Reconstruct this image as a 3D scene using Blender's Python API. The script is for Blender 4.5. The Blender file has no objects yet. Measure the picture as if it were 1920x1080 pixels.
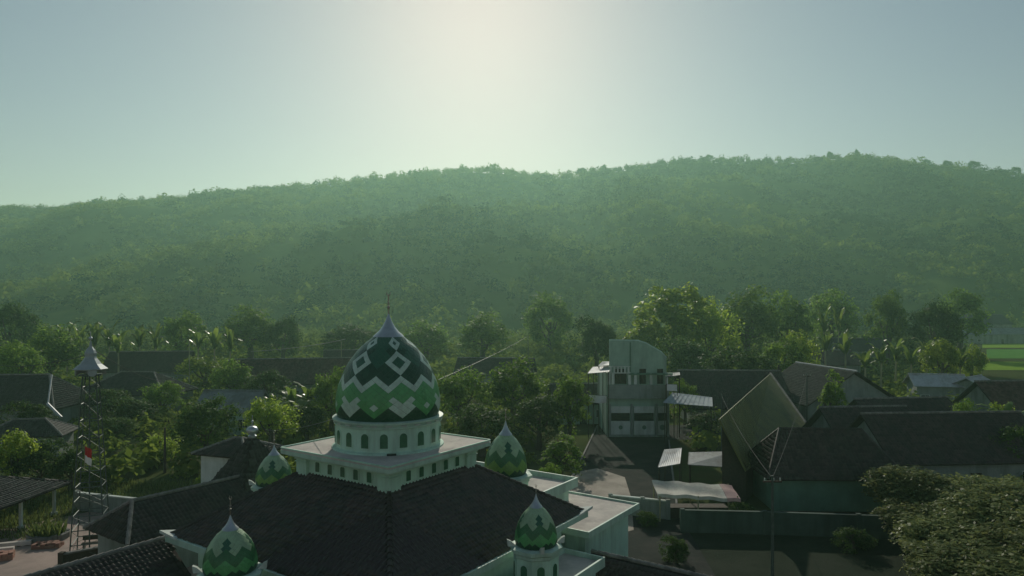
import bpy, math, random
import numpy as np
from mathutils import Vector, Matrix

# ------------------------------------------------------------------ camera, sky, sun, exposure
scene = bpy.context.scene
C = scene.collection
CAM_H, F = 18.0, 1280.0                      # eye height, focal length in photo pixels (1920 wide)
cam_d = bpy.data.cameras.new('camera'); cam = bpy.data.objects.new('camera', cam_d); C.objects.link(cam)
cam.location = (0, 0, CAM_H); cam.rotation_euler = (math.radians(90), 0, 0)
cam_d.sensor_width = 36; cam_d.lens = 24; cam_d.shift_y = 35/1920
cam_d.clip_start = 0.5; cam_d.clip_end = 6000
scene.camera = cam

SUN_EL, SUN_AZ = math.radians(26), math.radians(-2.8)      # azimuth measured from +Y towards +X
world = bpy.data.worlds.new('World'); scene.world = world; world.use_nodes = True
wn = world.node_tree; wn.nodes.clear()
sky = wn.nodes.new('ShaderNodeTexSky'); sky.sky_type = 'NISHITA'; sky.sun_disc = False
sky.sun_elevation = SUN_EL; sky.sun_rotation = SUN_AZ
sky.air_density = 1.15; sky.dust_density = 0.43; sky.ozone_density = 1.5; sky.altitude = 100
tint = wn.nodes.new('ShaderNodeMix'); tint.data_type = 'RGBA'; tint.blend_type = 'MULTIPLY'
tint.inputs[0].default_value = 1.0; tint.inputs[7].default_value = (1.15, 0.97, 0.91, 1)
bg = wn.nodes.new('ShaderNodeBackground'); bg.inputs[1].default_value = 0.060
wo = wn.nodes.new('ShaderNodeOutputWorld')
wn.links.new(sky.outputs[0], tint.inputs[6]); wn.links.new(tint.outputs[2], bg.inputs[0]); wn.links.new(bg.outputs[0], wo.inputs[0])

sun_d = bpy.data.lights.new('sun', 'SUN'); sun_d.energy = 3.0; sun_d.angle = math.radians(0.6); sun_d.color = (1.0, 0.93, 0.80)
sun = bpy.data.objects.new('sun', sun_d); C.objects.link(sun)
sdir = Vector((math.sin(SUN_AZ)*math.cos(SUN_EL), math.cos(SUN_AZ)*math.cos(SUN_EL), math.sin(SUN_EL)))
sun.rotation_euler = sdir.to_track_quat('Z', 'Y').to_euler(); sun.location = (0, 0, 60)

vs = scene.view_settings
vs.view_transform = 'Standard'; vs.look = 'None'; vs.exposure = 0.0; vs.gamma = 1.0; vs.use_curve_mapping = False
scene.render.engine = 'CYCLES'
cy = scene.cycles
cy.use_denoising = True; cy.max_bounces = 6; cy.diffuse_bounces = 3; cy.glossy_bounces = 2; cy.transmission_bounces = 3
cy.volume_bounces = 1; cy.transparent_max_bounces = 4; cy.sample_clamp_indirect = 4; cy.use_adaptive_sampling = True
cy.adaptive_threshold = 0.015

HAZE_DENSITY = 0.00034
HAZE_COLOR = (0.57, 1.0, 0.78, 1)

rng = np.random.default_rng(7); random.seed(7)
def P(px, py, Y):                      # a photo pixel at a known depth -> place in the world
    return Vector(((px-960)/F*Y, Y, CAM_H-(py-575)/F*Y))
def G(px, py, z=0.0):                  # a photo pixel on a level of known height
    Y = (CAM_H-z)*F/(py-575)
    return Vector(((px-960)/F*Y, Y, z))

# ------------------------------------------------------------------ materials
MATS = {}
def nodes(name):
    m = bpy.data.materials.new(name); m.use_nodes = True
    nt = m.node_tree; b = nt.nodes['Principled BSDF']
    MATS[name] = m
    return m, nt, b
def surf(name, col, col2=None, scale=3.0, rough=0.8, bump=0.15, bscale=None, spec=0.3, metal=0.0, stain=None, obj_rand=0.0):
    """two-tone weathered surface: broad noise mixes the colours, fine noise gives relief"""
    m, nt, b = nodes(name); L = nt.links
    tc = nt.nodes.new('ShaderNodeTexCoord')
    n = nt.nodes.new('ShaderNodeTexNoise'); n.inputs['Scale'].default_value = scale; n.inputs['Detail'].default_value = 7; n.inputs['Roughness'].default_value = 0.62
    L.new(tc.outputs['Object'], n.inputs['Vector'])
    r = nt.nodes.new('ShaderNodeValToRGB'); r.color_ramp.elements[0].position = 0.32; r.color_ramp.elements[1].position = 0.68
    c2 = col2 or tuple(x*0.72 for x in col)
    r.color_ramp.elements[0].color = (*c2, 1); r.color_ramp.elements[1].color = (*col, 1)
    L.new(n.outputs['Fac'], r.inputs[0]); out = r.outputs[0]
    if stain:
        n2 = nt.nodes.new('ShaderNodeTexNoise'); n2.inputs['Scale'].default_value = scale*0.35; n2.inputs['Detail'].default_value = 9; n2.inputs['Roughness'].default_value = 0.7
        mp = nt.nodes.new('ShaderNodeMapping'); mp.inputs['Scale'].default_value = (1.6, 1.6, 0.22)
        L.new(tc.outputs['Object'], mp.inputs[0]); L.new(mp.outputs[0], n2.inputs['Vector'])
        r2 = nt.nodes.new('ShaderNodeValToRGB'); r2.color_ramp.elements[0].position = 0.46; r2.color_ramp.elements[1].position = 0.70
        L.new(n2.outputs['Fac'], r2.inputs[0])
        mx = nt.nodes.new('ShaderNodeMix'); mx.data_type = 'RGBA'
        L.new(r2.outputs[0], mx.inputs[0]); L.new(out, mx.inputs[6]); mx.inputs[7].default_value = (*stain, 1); out = mx.outputs[2]
    if obj_rand:
        oi = nt.nodes.new('ShaderNodeObjectInfo'); hs = nt.nodes.new('ShaderNodeHueSaturation')
        mr = nt.nodes.new('ShaderNodeMapRange'); mr.inputs[3].default_value = 1-obj_rand; mr.inputs[4].default_value = 1+obj_rand
        L.new(oi.outputs['Random'], mr.inputs[0]); L.new(mr.outputs[0], hs.inputs['Value']); L.new(out, hs.inputs['Color']); out = hs.outputs[0]
    L.new(out, b.inputs['Base Color'])
    b.inputs['Roughness'].default_value = rough; b.inputs['Metallic'].default_value = metal; b.inputs['Specular IOR Level'].default_value = spec
    if bump:
        n3 = nt.nodes.new('ShaderNodeTexNoise'); n3.inputs['Scale'].default_value = bscale or scale*6; n3.inputs['Detail'].default_value = 5
        L.new(tc.outputs['Object'], n3.inputs['Vector'])
        bp = nt.nodes.new('ShaderNodeBump'); bp.inputs['Strength'].default_value = bump; bp.inputs['Distance'].default_value = 0.05
        L.new(n3.outputs['Fac'], bp.inputs['Height']); L.new(bp.outputs[0], b.inputs['Normal'])
    return m
def tilemat(name, col, col2, moss, rough=0.75):
    """clay tiles: every tile (island) its own shade, blotches of moss and soot"""
    m = surf(name, col, col2, scale=1.2, rough=rough, bump=0.25, bscale=20, stain=moss, spec=0.45)
    nt = m.node_tree; b = nt.nodes['Principled BSDF']; L = nt.links
    src = b.inputs['Base Color'].links[0].from_socket
    g = nt.nodes.new('ShaderNodeNewGeometry'); hs = nt.nodes.new('ShaderNodeHueSaturation'); mr = nt.nodes.new('ShaderNodeMapRange')
    mr.inputs[3].default_value = 0.6; mr.inputs[4].default_value = 1.45
    L.new(g.outputs['Random Per Island'], mr.inputs[0]); L.new(mr.outputs[0], hs.inputs['Value']); L.new(src, hs.inputs['Color']); L.new(hs.outputs[0], b.inputs['Base Color'])
    return m
def leafmat(name, col, col2, trans=0.45, rough=0.45, spec=0.4, nscale=0.6, orand=0.25, irand=0.45, tone=False):
    m, nt, b = nodes(name); L = nt.links
    g = nt.nodes.new('ShaderNodeNewGeometry'); oi = nt.nodes.new('ShaderNodeObjectInfo'); tc = nt.nodes.new('ShaderNodeTexCoord')
    n = nt.nodes.new('ShaderNodeTexNoise'); n.inputs['Scale'].default_value = nscale; n.inputs['Detail'].default_value = 3
    L.new(tc.outputs['Object'], n.inputs['Vector'])
    a = nt.nodes.new('ShaderNodeMath'); a.operation = 'MULTIPLY_ADD'; a.inputs[1].default_value = irand
    L.new(g.outputs['Random Per Island'], a.inputs[0]); at = nt.nodes.new('ShaderNodeAttribute'); at.attribute_name = 'tone'
    L.new(at.outputs['Fac'] if tone else n.outputs['Fac'], a.inputs[2])
    r = nt.nodes.new('ShaderNodeValToRGB'); r.color_ramp.elements[0].position = 0.38+irand*.2; r.color_ramp.elements[1].position = 0.62+irand*.75
    r.color_ramp.elements[0].color = (*col, 1); r.color_ramp.elements[1].color = (*col2, 1); L.new(a.outputs[0], r.inputs[0])
    hs = nt.nodes.new('ShaderNodeHueSaturation'); mr = nt.nodes.new('ShaderNodeMapRange'); mr.inputs[3].default_value = 1-orand; mr.inputs[4].default_value = 1+orand
    L.new(oi.outputs['Random'], mr.inputs[0]); L.new(mr.outputs[0], hs.inputs['Value']); L.new(r.outputs[0], hs.inputs['Color'])
    L.new(hs.outputs[0], b.inputs['Base Color']); b.inputs['Roughness'].default_value = rough; b.inputs['Specular IOR Level'].default_value = spec
    t = nt.nodes.new('ShaderNodeBsdfTranslucent'); h2 = nt.nodes.new('ShaderNodeHueSaturation'); h2.inputs['Hue'].default_value = 0.48; h2.inputs['Value'].default_value = 1.25
    L.new(hs.outputs[0], h2.inputs['Color']); L.new(h2.outputs[0], t.inputs['Color'])
    mx = nt.nodes.new('ShaderNodeMixShader'); mx.inputs[0].default_value = trans
    o = nt.nodes['Material Output']; L.new(b.outputs[0], mx.inputs[1]); L.new(t.outputs[0], mx.inputs[2]); L.new(mx.outputs[0], o.inputs['Surface'])
    return m

surf('mint_wall', (0.53, 0.76, 0.61), (0.44, 0.66, 0.52), scale=1.1, rough=0.75, bump=0.1, stain=(0.28, 0.40, 0.31))
surf('mint_trim', (0.50, 0.68, 0.56), (0.40, 0.57, 0.46), scale=1.6, rough=0.6, bump=0.1, stain=(0.30, 0.40, 0.33))
surf('slab_concrete', (0.64, 0.58, 0.51), (0.49, 0.45, 0.40), scale=0.8, rough=0.9, bump=0.2, bscale=14, stain=(0.34, 0.31, 0.28))
surf('window_green', (0.05, 0.17, 0.09), (0.03, 0.11, 0.06), scale=4, rough=0.25, bump=0.0, spec=0.6)
surf('window_dark', (0.015, 0.03, 0.025), (0.01, 0.02, 0.018), scale=4, rough=0.2, bump=0.0, spec=0.6)
surf('dome_body', (0.012, 0.035, 0.022), (0.01, 0.025, 0.016), scale=2, rough=0.5, bump=0.0)
for nm, c in (('enamel_light', (0.62, 0.80, 0.67)), ('enamel_green', (0.12, 0.44, 0.15)), ('enamel_forest', (0.045, 0.20, 0.07)), ('enamel_dark', (0.022, 0.095, 0.048)),
              ('enamel_teal', (0.035, 0.15, 0.085)), ('enamel_lime', (0.20, 0.40, 0.08)), ('enamel_pale', (0.38, 0.56, 0.34))):
    surf(nm, c, tuple(x*0.72 for x in c), scale=2.2, rough=0.36, bump=0.03, spec=0.45, stain=tuple(x*0.62 for x in c))
surf('zinc', (0.52, 0.56, 0.58), (0.40, 0.44, 0.46), scale=3, rough=0.42, bump=0.04, metal=0.75, spec=0.5)
surf('zinc_dull', (0.40, 0.45, 0.46), (0.30, 0.34, 0.35), scale=2, rough=0.6, bump=0.05, metal=0.3)
surf('brass', (0.40, 0.36, 0.32), (0.30, 0.27, 0.24), scale=8, rough=0.3, bump=0, metal=0.9)
tilemat('clay_dark', (0.052, 0.038, 0.032), (0.032, 0.026, 0.022), (0.022, 0.028, 0.02), rough=0.6)
tilemat('clay_glazed', (0.065, 0.045, 0.036), (0.036, 0.03, 0.024), (0.028, 0.036, 0.025), rough=0.36)
MATS['clay_glazed'].node_tree.nodes['Principled BSDF'].inputs['Specular IOR Level'].default_value = 0.55
tilemat('clay_brown', (0.11, 0.07, 0.055), (0.07, 0.045, 0.036), (0.035, 0.04, 0.028))
tilemat('clay_grey', (0.055, 0.056, 0.05), (0.036, 0.038, 0.034), (0.035, 0.045, 0.03))
surf('roof_under', (0.04, 0.032, 0.028), (0.028, 0.024, 0.02), scale=1.0, rough=0.9)
surf('ridge_lit', (0.30, 0.29, 0.26), (0.18, 0.17, 0.15), scale=2.5, rough=0.9, stain=(0.1, 0.1, 0.085))  # pale tint paints the sun catching the ridge and hip caps
surf('olive_sheet', (0.19, 0.20, 0.07), (0.12, 0.135, 0.05), scale=0.7, rough=0.7, bump=0.1, stain=(0.08, 0.09, 0.055))
surf('pale_sheet', (0.52, 0.54, 0.54), (0.42, 0.45, 0.45), scale=1.4, rough=0.5, bump=0.1, stain=(0.3, 0.29, 0.27), metal=0.2)
surf('grey_sheet', (0.24, 0.27, 0.27), (0.17, 0.19, 0.19), scale=1.2, rough=0.6, bump=0.1, stain=(0.12, 0.12, 0.11))
surf('white_wall', (0.66, 0.72, 0.66), (0.52, 0.58, 0.52), scale=0.9, rough=0.85, bump=0.1, stain=(0.3, 0.34, 0.28))
surf('grey_wall', (0.30, 0.34, 0.31), (0.22, 0.26, 0.23), scale=0.8, rough=0.9, bump=0.15, stain=(0.12, 0.14, 0.11))
surf('green_wall', (0.14, 0.27, 0.19), (0.10, 0.20, 0.14), scale=0.8, rough=0.85, bump=0.1, stain=(0.10, 0.16, 0.11))
surf('dark_wall', (0.07, 0.11, 0.085), (0.045, 0.075, 0.06), scale=0.8, rough=0.9, bump=0.2, stain=(0.03, 0.045, 0.035))
surf('sage_wall', (0.36, 0.52, 0.41), (0.28, 0.42, 0.33), scale=0.8, rough=0.85, bump=0.1, stain=(0.2, 0.28, 0.22))
surf('timber', (0.07, 0.055, 0.038), (0.045, 0.036, 0.026), scale=5, rough=0.85, bump=0.2)
surf('bamboo', (0.36, 0.34, 0.20), (0.26, 0.25, 0.15), scale=5, rough=0.7, bump=0.1)
surf('steel_paint', (0.10, 0.13, 0.115), (0.06, 0.08, 0.07), scale=6, rough=0.55, bump=0.05, metal=0.3)
surf('black_cable', (0.03, 0.03, 0.03), rough=0.6, bump=0)
surf('pale_cable', (0.22, 0.23, 0.22), rough=0.5, bump=0)
surf('red_cloth', (0.5, 0.03, 0.03), (0.4, 0.02, 0.025), scale=6, rough=0.9)
surf('white_cloth', (0.78, 0.78, 0.74), (0.66, 0.66, 0.62), scale=3, rough=0.9)
surf('tarp_cream', (0.60, 0.58, 0.48), (0.48, 0.46, 0.38), scale=1.5, rough=0.75, bump=0.2, stain=(0.36, 0.34, 0.28))
surf('tarp_pink', (0.55, 0.36, 0.32), (0.46, 0.29, 0.26), scale=2, rough=0.75)
surf('brick_red', (0.36, 0.19, 0.14), (0.27, 0.14, 0.10), scale=5, rough=0.9, bump=0.2, obj_rand=0.2)
surf('stone_grey', (0.22, 0.22, 0.20), (0.14, 0.14, 0.13), scale=3, rough=0.9, bump=0.3)
surf('bark', (0.10, 0.075, 0.055), (0.06, 0.05, 0.04), scale=6, rough=0.9, bump=0.3)
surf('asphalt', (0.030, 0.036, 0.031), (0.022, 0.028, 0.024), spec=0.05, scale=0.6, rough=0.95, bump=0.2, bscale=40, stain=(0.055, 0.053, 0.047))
surf('paving_sunlit', (0.40, 0.35, 0.28), (0.31, 0.27, 0.22), scale=0.5, rough=0.9, bump=0.15, bscale=18, stain=(0.17, 0.15, 0.12))  # beige that paints a pool of sun beside the road
surf('plaza_concrete', (0.40, 0.30, 0.25), (0.31, 0.235, 0.195), scale=0.4, rough=0.9, bump=0.15, bscale=16, stain=(0.19, 0.155, 0.13))
surf('soil_grass', (0.075, 0.105, 0.035), (0.07, 0.065, 0.035), spec=0.0, scale=0.12, rough=1.0, bump=0.5, bscale=1.5, stain=(0.035, 0.055, 0.02))
surf('yard_shade', (0.026, 0.036, 0.022), (0.018, 0.027, 0.016), spec=0.05, scale=0.35, rough=1.0, bump=0.4, bscale=5, stain=(0.036, 0.042, 0.03))  # near-black ground colour painted in place of shade
surf('paddy', (0.24, 0.36, 0.055), (0.15, 0.26, 0.04), spec=0.0, scale=0.2, rough=0.9, bump=0.6, bscale=4)
surf('paddy_dark', (0.12, 0.26, 0.06), (0.08, 0.20, 0.05), spec=0.0, scale=0.2, rough=0.9, bump=0.6, bscale=4)
surf('hill_soil', (0.13, 0.18, 0.045), (0.07, 0.11, 0.03), spec=0.0, scale=0.02, rough=1.0, bump=0.0)
leafmat('leaf_dark', (0.028, 0.068, 0.016), (0.075, 0.15, 0.028), trans=0.42, spec=0.06, rough=0.6)
leafmat('leaf_mid', (0.055, 0.12, 0.018), (0.15, 0.28, 0.038), trans=0.55, spec=0.08, rough=0.55)
leafmat('leaf_bright', (0.12, 0.21, 0.022), (0.29, 0.42, 0.05), trans=0.55, spec=0.1)
leafmat('leaf_olive', (0.09, 0.125, 0.038), (0.21, 0.25, 0.09), trans=0.42, spec=0.06)
leafmat('leaf_banana', (0.065, 0.13, 0.025), (0.15, 0.23, 0.04), trans=0.55, rough=0.35, spec=0.32)
leafmat('leaf_forest', (0.014, 0.044, 0.014), (0.165, 0.235, 0.042), trans=0.42, orand=0.0, spec=0.0, rough=1.0, irand=0.05, tone=True)
leafmat('leaf_woods', (0.026, 0.066, 0.014), (0.150, 0.225, 0.034), trans=0.5, orand=0.0, irand=0.2, spec=0.03, rough=0.8, tone=True)
leafmat('grass_blade', (0.06, 0.10, 0.025), (0.14, 0.19, 0.05), trans=0.4, nscale=0.2, orand=0.0, spec=0.1)

# ------------------------------------------------------------------ mesh helpers
class MB:
    def __init__(s): s.v = []; s.f = []; s.m = []
    def quad(s, pts, mi=0):
        n = len(s.v); s.v += [tuple(p) for p in pts]; s.f.append(tuple(range(n, n+len(pts)))); s.m.append(mi); return s
    def box(s, c, d, rz=0, mi=0, M=None):
        n = len(s.v); cx, cy_, cz = c; hx, hy, hz = d[0]/2, d[1]/2, d[2]/2; ca, sa = math.cos(rz), math.sin(rz)
        for dz in (-hz, hz):
            for dx, dy in ((-hx, -hy), (hx, -hy), (hx, hy), (-hx, hy)):
                p = (cx+dx*ca-dy*sa, cy_+dx*sa+dy*ca, cz+dz)
                s.v.append(tuple(M @ Vector(p)) if M else p)
        for q in ((3, 2, 1, 0), (4, 5, 6, 7), (0, 1, 5, 4), (1, 2, 6, 5), (2, 3, 7, 6), (3, 0, 4, 7)):
            s.f.append(tuple(n+i for i in q)); s.m.append(mi)
        return s
    def prism(s, poly, z0, z1, mi=0):              # horizontal polygon (ccw) pushed up
        n = len(s.v); k = len(poly)
        s.v += [(p[0], p[1], z0) for p in poly] + [(p[0], p[1], z1) for p in poly]
        s.f.append(tuple(range(n+k-1, n-1, -1))); s.m.append(mi); s.f.append(tuple(range(n+k, n+2*k))); s.m.append(mi)
        for i in range(k):
            j = (i+1) % k; s.f.append((n+i, n+j, n+k+j, n+k+i)); s.m.append(mi)
        return s
    def slab(s, pts, t, mi=0):                     # a flat polygon given thickness downwards along its normal
        pts = [Vector(p) for p in pts]; nrm = (pts[1]-pts[0]).cross(pts[2]-pts[0]).normalized()
        if nrm.z < 0: pts = pts[::-1]; nrm = -nrm
        n = len(s.v); k = len(pts)
        s.v += [tuple(p) for p in pts] + [tuple(p-nrm*t) for p in pts]
        s.f.append(tuple(range(n, n+k))); s.m.append(mi); s.f.append(tuple(range(n+2*k-1, n+k-1, -1))); s.m.append(mi)
        for i in range(k):
            j = (i+1) % k; s.f.append((n+j, n+i, n+k+i, n+k+j)); s.m.append(mi)
        return s
    def tube(s, pts, radii, seg=6, mi=0, cap=True):
        pts = [Vector(p) for p in pts]
        if not hasattr(radii, '__len__'): radii = [radii]*len(pts)
        n0 = len(s.v)
        for i, p in enumerate(pts):
            t = (pts[min(i+1, len(pts)-1)]-pts[max(i-1, 0)]).normalized()
            a = t.orthogonal().normalized() if abs(t.z) < 0.9 else t.cross(Vector((0, 1, 0))).normalized(); b = t.cross(a)
            for k in range(seg):
                an = 2*math.pi*k/seg; s.v.append(tuple(p+(a*math.cos(an)+b*math.sin(an))*radii[i]))
        for i in range(len(pts)-1):
            for k in range(seg):
                k2 = (k+1) % seg; s.f.append((n0+i*seg+k, n0+i*seg+k2, n0+(i+1)*seg+k2, n0+(i+1)*seg+k)); s.m.append(mi)
        if cap:
            s.f.append(tuple(n0+k for k in range(seg-1, -1, -1))); s.m.append(mi)
            e = n0+(len(pts)-1)*seg; s.f.append(tuple(e+k for k in range(seg))); s.m.append(mi)
        return s
    def lathe(s, prof, seg=32, c=(0, 0), mi=0, a0=0.0):   # prof: list of (radius, z)
        n0 = len(s.v)
        for r, z in prof:
            for k in range(seg):
                an = a0+2*math.pi*k/seg; s.v.append((c[0]+r*math.cos(an), c[1]+r*math.sin(an), z))
        for i in range(len(prof)-1):
            for k in range(seg):
                k2 = (k+1) % seg; s.f.append((n0+i*seg+k, n0+i*seg+k2, n0+(i+1)*seg+k2, n0+(i+1)*seg+k)); s.m.append(mi)
        s.f.append(tuple(n0+k for k in range(seg-1, -1, -1))); s.m.append(mi)
        e = n0+(len(prof)-1)*seg; s.f.append(tuple(e+k for k in range(seg))); s.m.append(mi)
        return s
    def mesh(s, name, mats, smooth=False):
        me = bpy.data.meshes.new(name); me.from_pydata(s.v, [], s.f)
        for m in ([mats] if isinstance(mats, str) else mats): me.materials.append(MATS[m])
        if any(s.m): me.polygons.foreach_set('material_index', s.m)
        if smooth: me.polygons.foreach_set('use_smooth', [True]*len(s.f)); me.set_sharp_from_angle(angle=math.radians(40))
        me.update(); return me
    def build(s, name, mats, parent=None, smooth=False, **tags):
        return link(name, s.mesh(name, mats, smooth), parent, **tags)
def link(name, data, parent=None, **tags):
    o = bpy.data.objects.new(name, data); C.objects.link(o)
    if parent: o.parent = parent
    for k, v in tags.items():
        if v is not None: o[k] = v
    return o
def thing(name, label, cat, loc=(0, 0, 0), rz=0.0, group=None):
    o = bpy.data.objects.new(name, None); C.objects.link(o); o.location = loc; o.rotation_euler = (0, 0, rz); o.empty_display_size = 0.3
    o['label'] = label; o['category'] = cat
    if group: o['group'] = group
    return o
def np_mesh(name, verts, quads, mat):
    me = bpy.data.meshes.new(name); nv, nf = len(verts), len(quads); k = quads.shape[1]
    me.vertices.add(nv); me.vertices.foreach_set('co', verts.astype(np.float32).ravel())
    me.loops.add(nf*k); me.loops.foreach_set('vertex_index', quads.astype(np.int32).ravel())
    me.polygons.add(nf); me.polygons.foreach_set('loop_start', np.arange(0, nf*k, k, dtype=np.int32)); me.polygons.foreach_set('loop_total', np.full(nf, k, dtype=np.int32))
    me.materials.append(MATS[mat]); me.update(calc_edges=True); return me
def spline(pts, n):
    pts = np.array(pts, float); t = np.arange(len(pts)); out = []
    for x in np.linspace(0, len(pts)-1, n):
        i = min(int(x), len(pts)-2); u = x-i
        p0, p1, p2, p3 = pts[max(i-1, 0)], pts[i], pts[i+1], pts[min(i+2, len(pts)-1)]
        out.append(0.5*((2*p1)+(-p0+p2)*u+(2*p0-5*p1+4*p2-p3)*u*u+(-p0+3*p1-3*p2+p3)*u**3))
    return [tuple(p) for p in out]
def tiles_on(corners, w=0.25, e=0.30, lift=0.03, keep=None):
    """pantiles laid over a roof plane given as eave-left, eave-right, top-right, top-left; returns tile frames"""
    a, b, c, d = [Vector(p) for p in corners]
    ex = (b-a).normalized(); nrm = ex.cross(d-a).normalized(); up = nrm.cross(ex).normalized()
    H = (d-a).dot(up); n = int(H/e); out = []
    xl = lambda t: (d-a).dot(ex)*t; xr = lambda t: (b-a).dot(ex)+((c-b).dot(ex))*t
    for j in range(n):
        t = (j+0.5)*e/H; l, r = xl(t), xr(t)
        for i in range(int(math.ceil(l/w)), int(math.floor(r/w))):
            out.append((a+ex*(i+0.5)*w+up*(j*e), ex, up, nrm))
    return out
def tile_profile(w, e, lift):
    pr = [(-w*0.54, 0.012), (-w*0.3, 0.0), (-w*0.05, 0.012), (w*0.24, 0.075), (w*0.54, 0.016)]
    vs = [(x, 0.0-0.03, z+lift+0.022) for x, z in pr] + [(x, e*1.06, z+lift-0.012) for x, z in pr] + [(x, -0.03, z+lift-0.02) for x, z in pr]
    fs = [(i, i+1, 6+i, 5+i) for i in range(4)] + [(10+i, 11+i, i+1, i) for i in range(4)]
    return vs, fs
def tile_field(frames, w, e, lift=0.03, jit=0.012):
    vs, fs = tile_profile(w, e, lift); V = np.array(vs); Fq = np.array(fs); k = len(vs)
    N = len(frames)
    base = np.array([f[0][:] for f in frames]); ex = np.array([f[1][:] for f in frames]); up = np.array([f[2][:] for f in frames]); nr = np.array([f[3][:] for f in frames])
    j = rng.normal(0, jit, (N, 2))
    X = V[None, :, 0]+j[:, :1]; Yv = V[None, :, 1]+j[:, 1:]*1.5; Z = V[None, :, 2]+np.abs(rng.normal(0, 0.006, (N, 1)))
    W = base[:, None, :]+X[..., None]*ex[:, None, :]+Yv[..., None]*up[:, None, :]+Z[..., None]*nr[:, None, :]
    Q = (Fq[None]+(np.arange(N)*k)[:, None, None]).reshape(-1, 4)
    return W.reshape(-1, 3), Q
def arch(w, h, n=7, pointed=0.0):
    pts = [(-w/2, 0), (w/2, 0), (w/2, h-w/2)]
    for i in range(1, n):
        a = math.pi*i/n; pts.append((w/2*math.cos(a), h-w/2+(w/2)*math.sin(a)*(1+pointed*math.sin(a))))
    pts.append((-w/2, h-w/2)); return pts
def plaque(mb, poly, origin, ex, up, out, d0, d1, mi=0):   # polygon standing proud of a wall between depths d0 and d1
    origin, ex, up, out = map(Vector, (origin, ex, up, out)); k = len(poly); n = len(mb.v)
    for d in (d0, d1): mb.v += [tuple(origin+ex*x+up*y+out*d) for x, y in poly]
    mb.f.append(tuple(range(n+k, n+2*k))); mb.m.append(mi)
    for i in range(k):
        j = (i+1) % k; mb.f.append((n+i, n+j, n+k+j, n+k+i)); mb.m.append(mi)

# ------------------------------------------------------------------ ground, roads, fields
def sheet(name, pts, z, mat, kind='structure', res=None):
    mb = MB(); mb.quad([(p[0], p[1], z) for p in pts]); return mb.build(name, mat, None, kind=kind)
sheet('ground', [(-1600, -250), (1600, -250), (1600, 1750), (-1600, 1750)], 0.0, 'soil_grass')
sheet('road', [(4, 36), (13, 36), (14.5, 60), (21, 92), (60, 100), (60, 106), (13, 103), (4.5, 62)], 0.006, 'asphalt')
sheet('sunlit_patch', [(2.5, 50), (9.8, 55), (11.2, 64), (11.9, 72), (9.5, 76), (6.6, 74), (4.5, 64)], 0.012, 'paving_sunlit')  # pale sheet cut to the sunlit patch; the sun is in its colour
sheet('yard', [(11, 30), (60, 30), (60, 62), (38, 61), (12, 60)], 0.003, 'yard_shade')  # dark sheet over shaded ground; its colour carries the shade
sheet('plaza', [(-60, 30), (-19, 30), (-15, 52), (-24, 62), (-34, 66), (-37, 60), (-44, 52), (-60, 40)], 0.008, 'plaza_concrete')
kb = MB()
for a, b in (((4.4, 62.2), (8.5, 82)), ((8.5, 82), (12.9, 103.2)), ((14.6, 60.2), (17.8, 76)), ((17.8, 76), (21.1, 91.8))):
    L_ = math.dist(a, b); n_ = int(L_/1.0)
    for k in range(n_):
        u = (k+.5)/n_; kb.box((a[0]+(b[0]-a[0])*u, a[1]+(b[1]-a[1])*u, .06), (L_/n_-.03, .18, .13), math.atan2(b[1]-a[1], b[0]-a[0]))
kb.build('kerb', 'stone_grey', None, kind='structure')
for i, (pa, pb) in enumerate((((1842, 640), (1842, 652)), ((1850, 655), (1850, 672)), ((1838, 678), (1838, 694)))):
    a, b = G(pa[0], pa[1]), G(pb[0], pb[1])
    q = [(b.x, b.y), (b.x+70, b.y), (a.x+95, a.y), (a.x, a.y)]
    sheet('rice_field', q, 0.02+0.004*i, 'paddy_dark' if i == 1 else 'paddy')

# hill behind the village: one height field whose crest follows the skyline
RX = np.array([-600, -200, 0, 100, 200, 300, 400, 500, 600, 700, 800, 870, 950, 1000, 1060, 1100, 1200, 1300, 1400, 1500, 1600, 1700, 1800, 1900, 2100, 2500], float)
RY = np.array([430, 398, 384, 382, 375, 369, 357, 349, 339, 329, 319, 311, 314, 322, 324, 316, 304, 291, 296, 294, 286, 299, 309, 319, 345, 400], float)
RIDGE_Y, FOOT_Y = 900.0, 330.0
def vnoise(x, y, seed=0):
    xi, yi = np.floor(x).astype(int), np.floor(y).astype(int); fx, fy = x-xi, y-yi
    fx, fy = fx*fx*(3-2*fx), fy*fy*(3-2*fy)
    h = lambda a, b: (np.sin(a*127.1+b*311.7+seed*74.7)*43758.5453) % 1.0
    return (h(xi, yi)*(1-fx)+h(xi+1, yi)*fx)*(1-fy)+(h(xi, yi+1)*(1-fx)+h(xi+1, yi+1)*fx)*fy
def hill_z(x, y):
    x = np.asarray(x, float); y = np.asarray(y, float)
    crest = CAM_H+(575-np.interp(x/RIDGE_Y*F+960, RX, RY))/F*RIDGE_Y-8.0
    t = np.clip((y-FOOT_Y)/(RIDGE_Y-FOOT_Y), -0.4, 1.0)
    s = np.where(t < 0, t*0.2, t**1.25)
    z = crest*s
    m = np.clip(t*4, 0, 1)*np.clip((1-t)*3.2, 0, 1)
    spur = 16*np.exp(-((x+90)/170)**2-((y-540)/110)**2) + 12*np.exp(-((x-330)/150)**2-((y-580)/110)**2)
    z = z+spur*np.clip((1-t)*3, 0, 1)*np.clip(t*5, 0, 1)+m*(46*(vnoise(x/150, y/190, 1)-0.5)+24*(vnoise(x/60, y/75, 2)-0.5)+7*(vnoise(x/24, y/24, 3)-.5))
    back = np.clip((y-RIDGE_Y)/500, 0, 1); z = z-back*crest*0.5
    return np.where(t < 0, -1.5, z)
nx, ny = 220, 140
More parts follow.
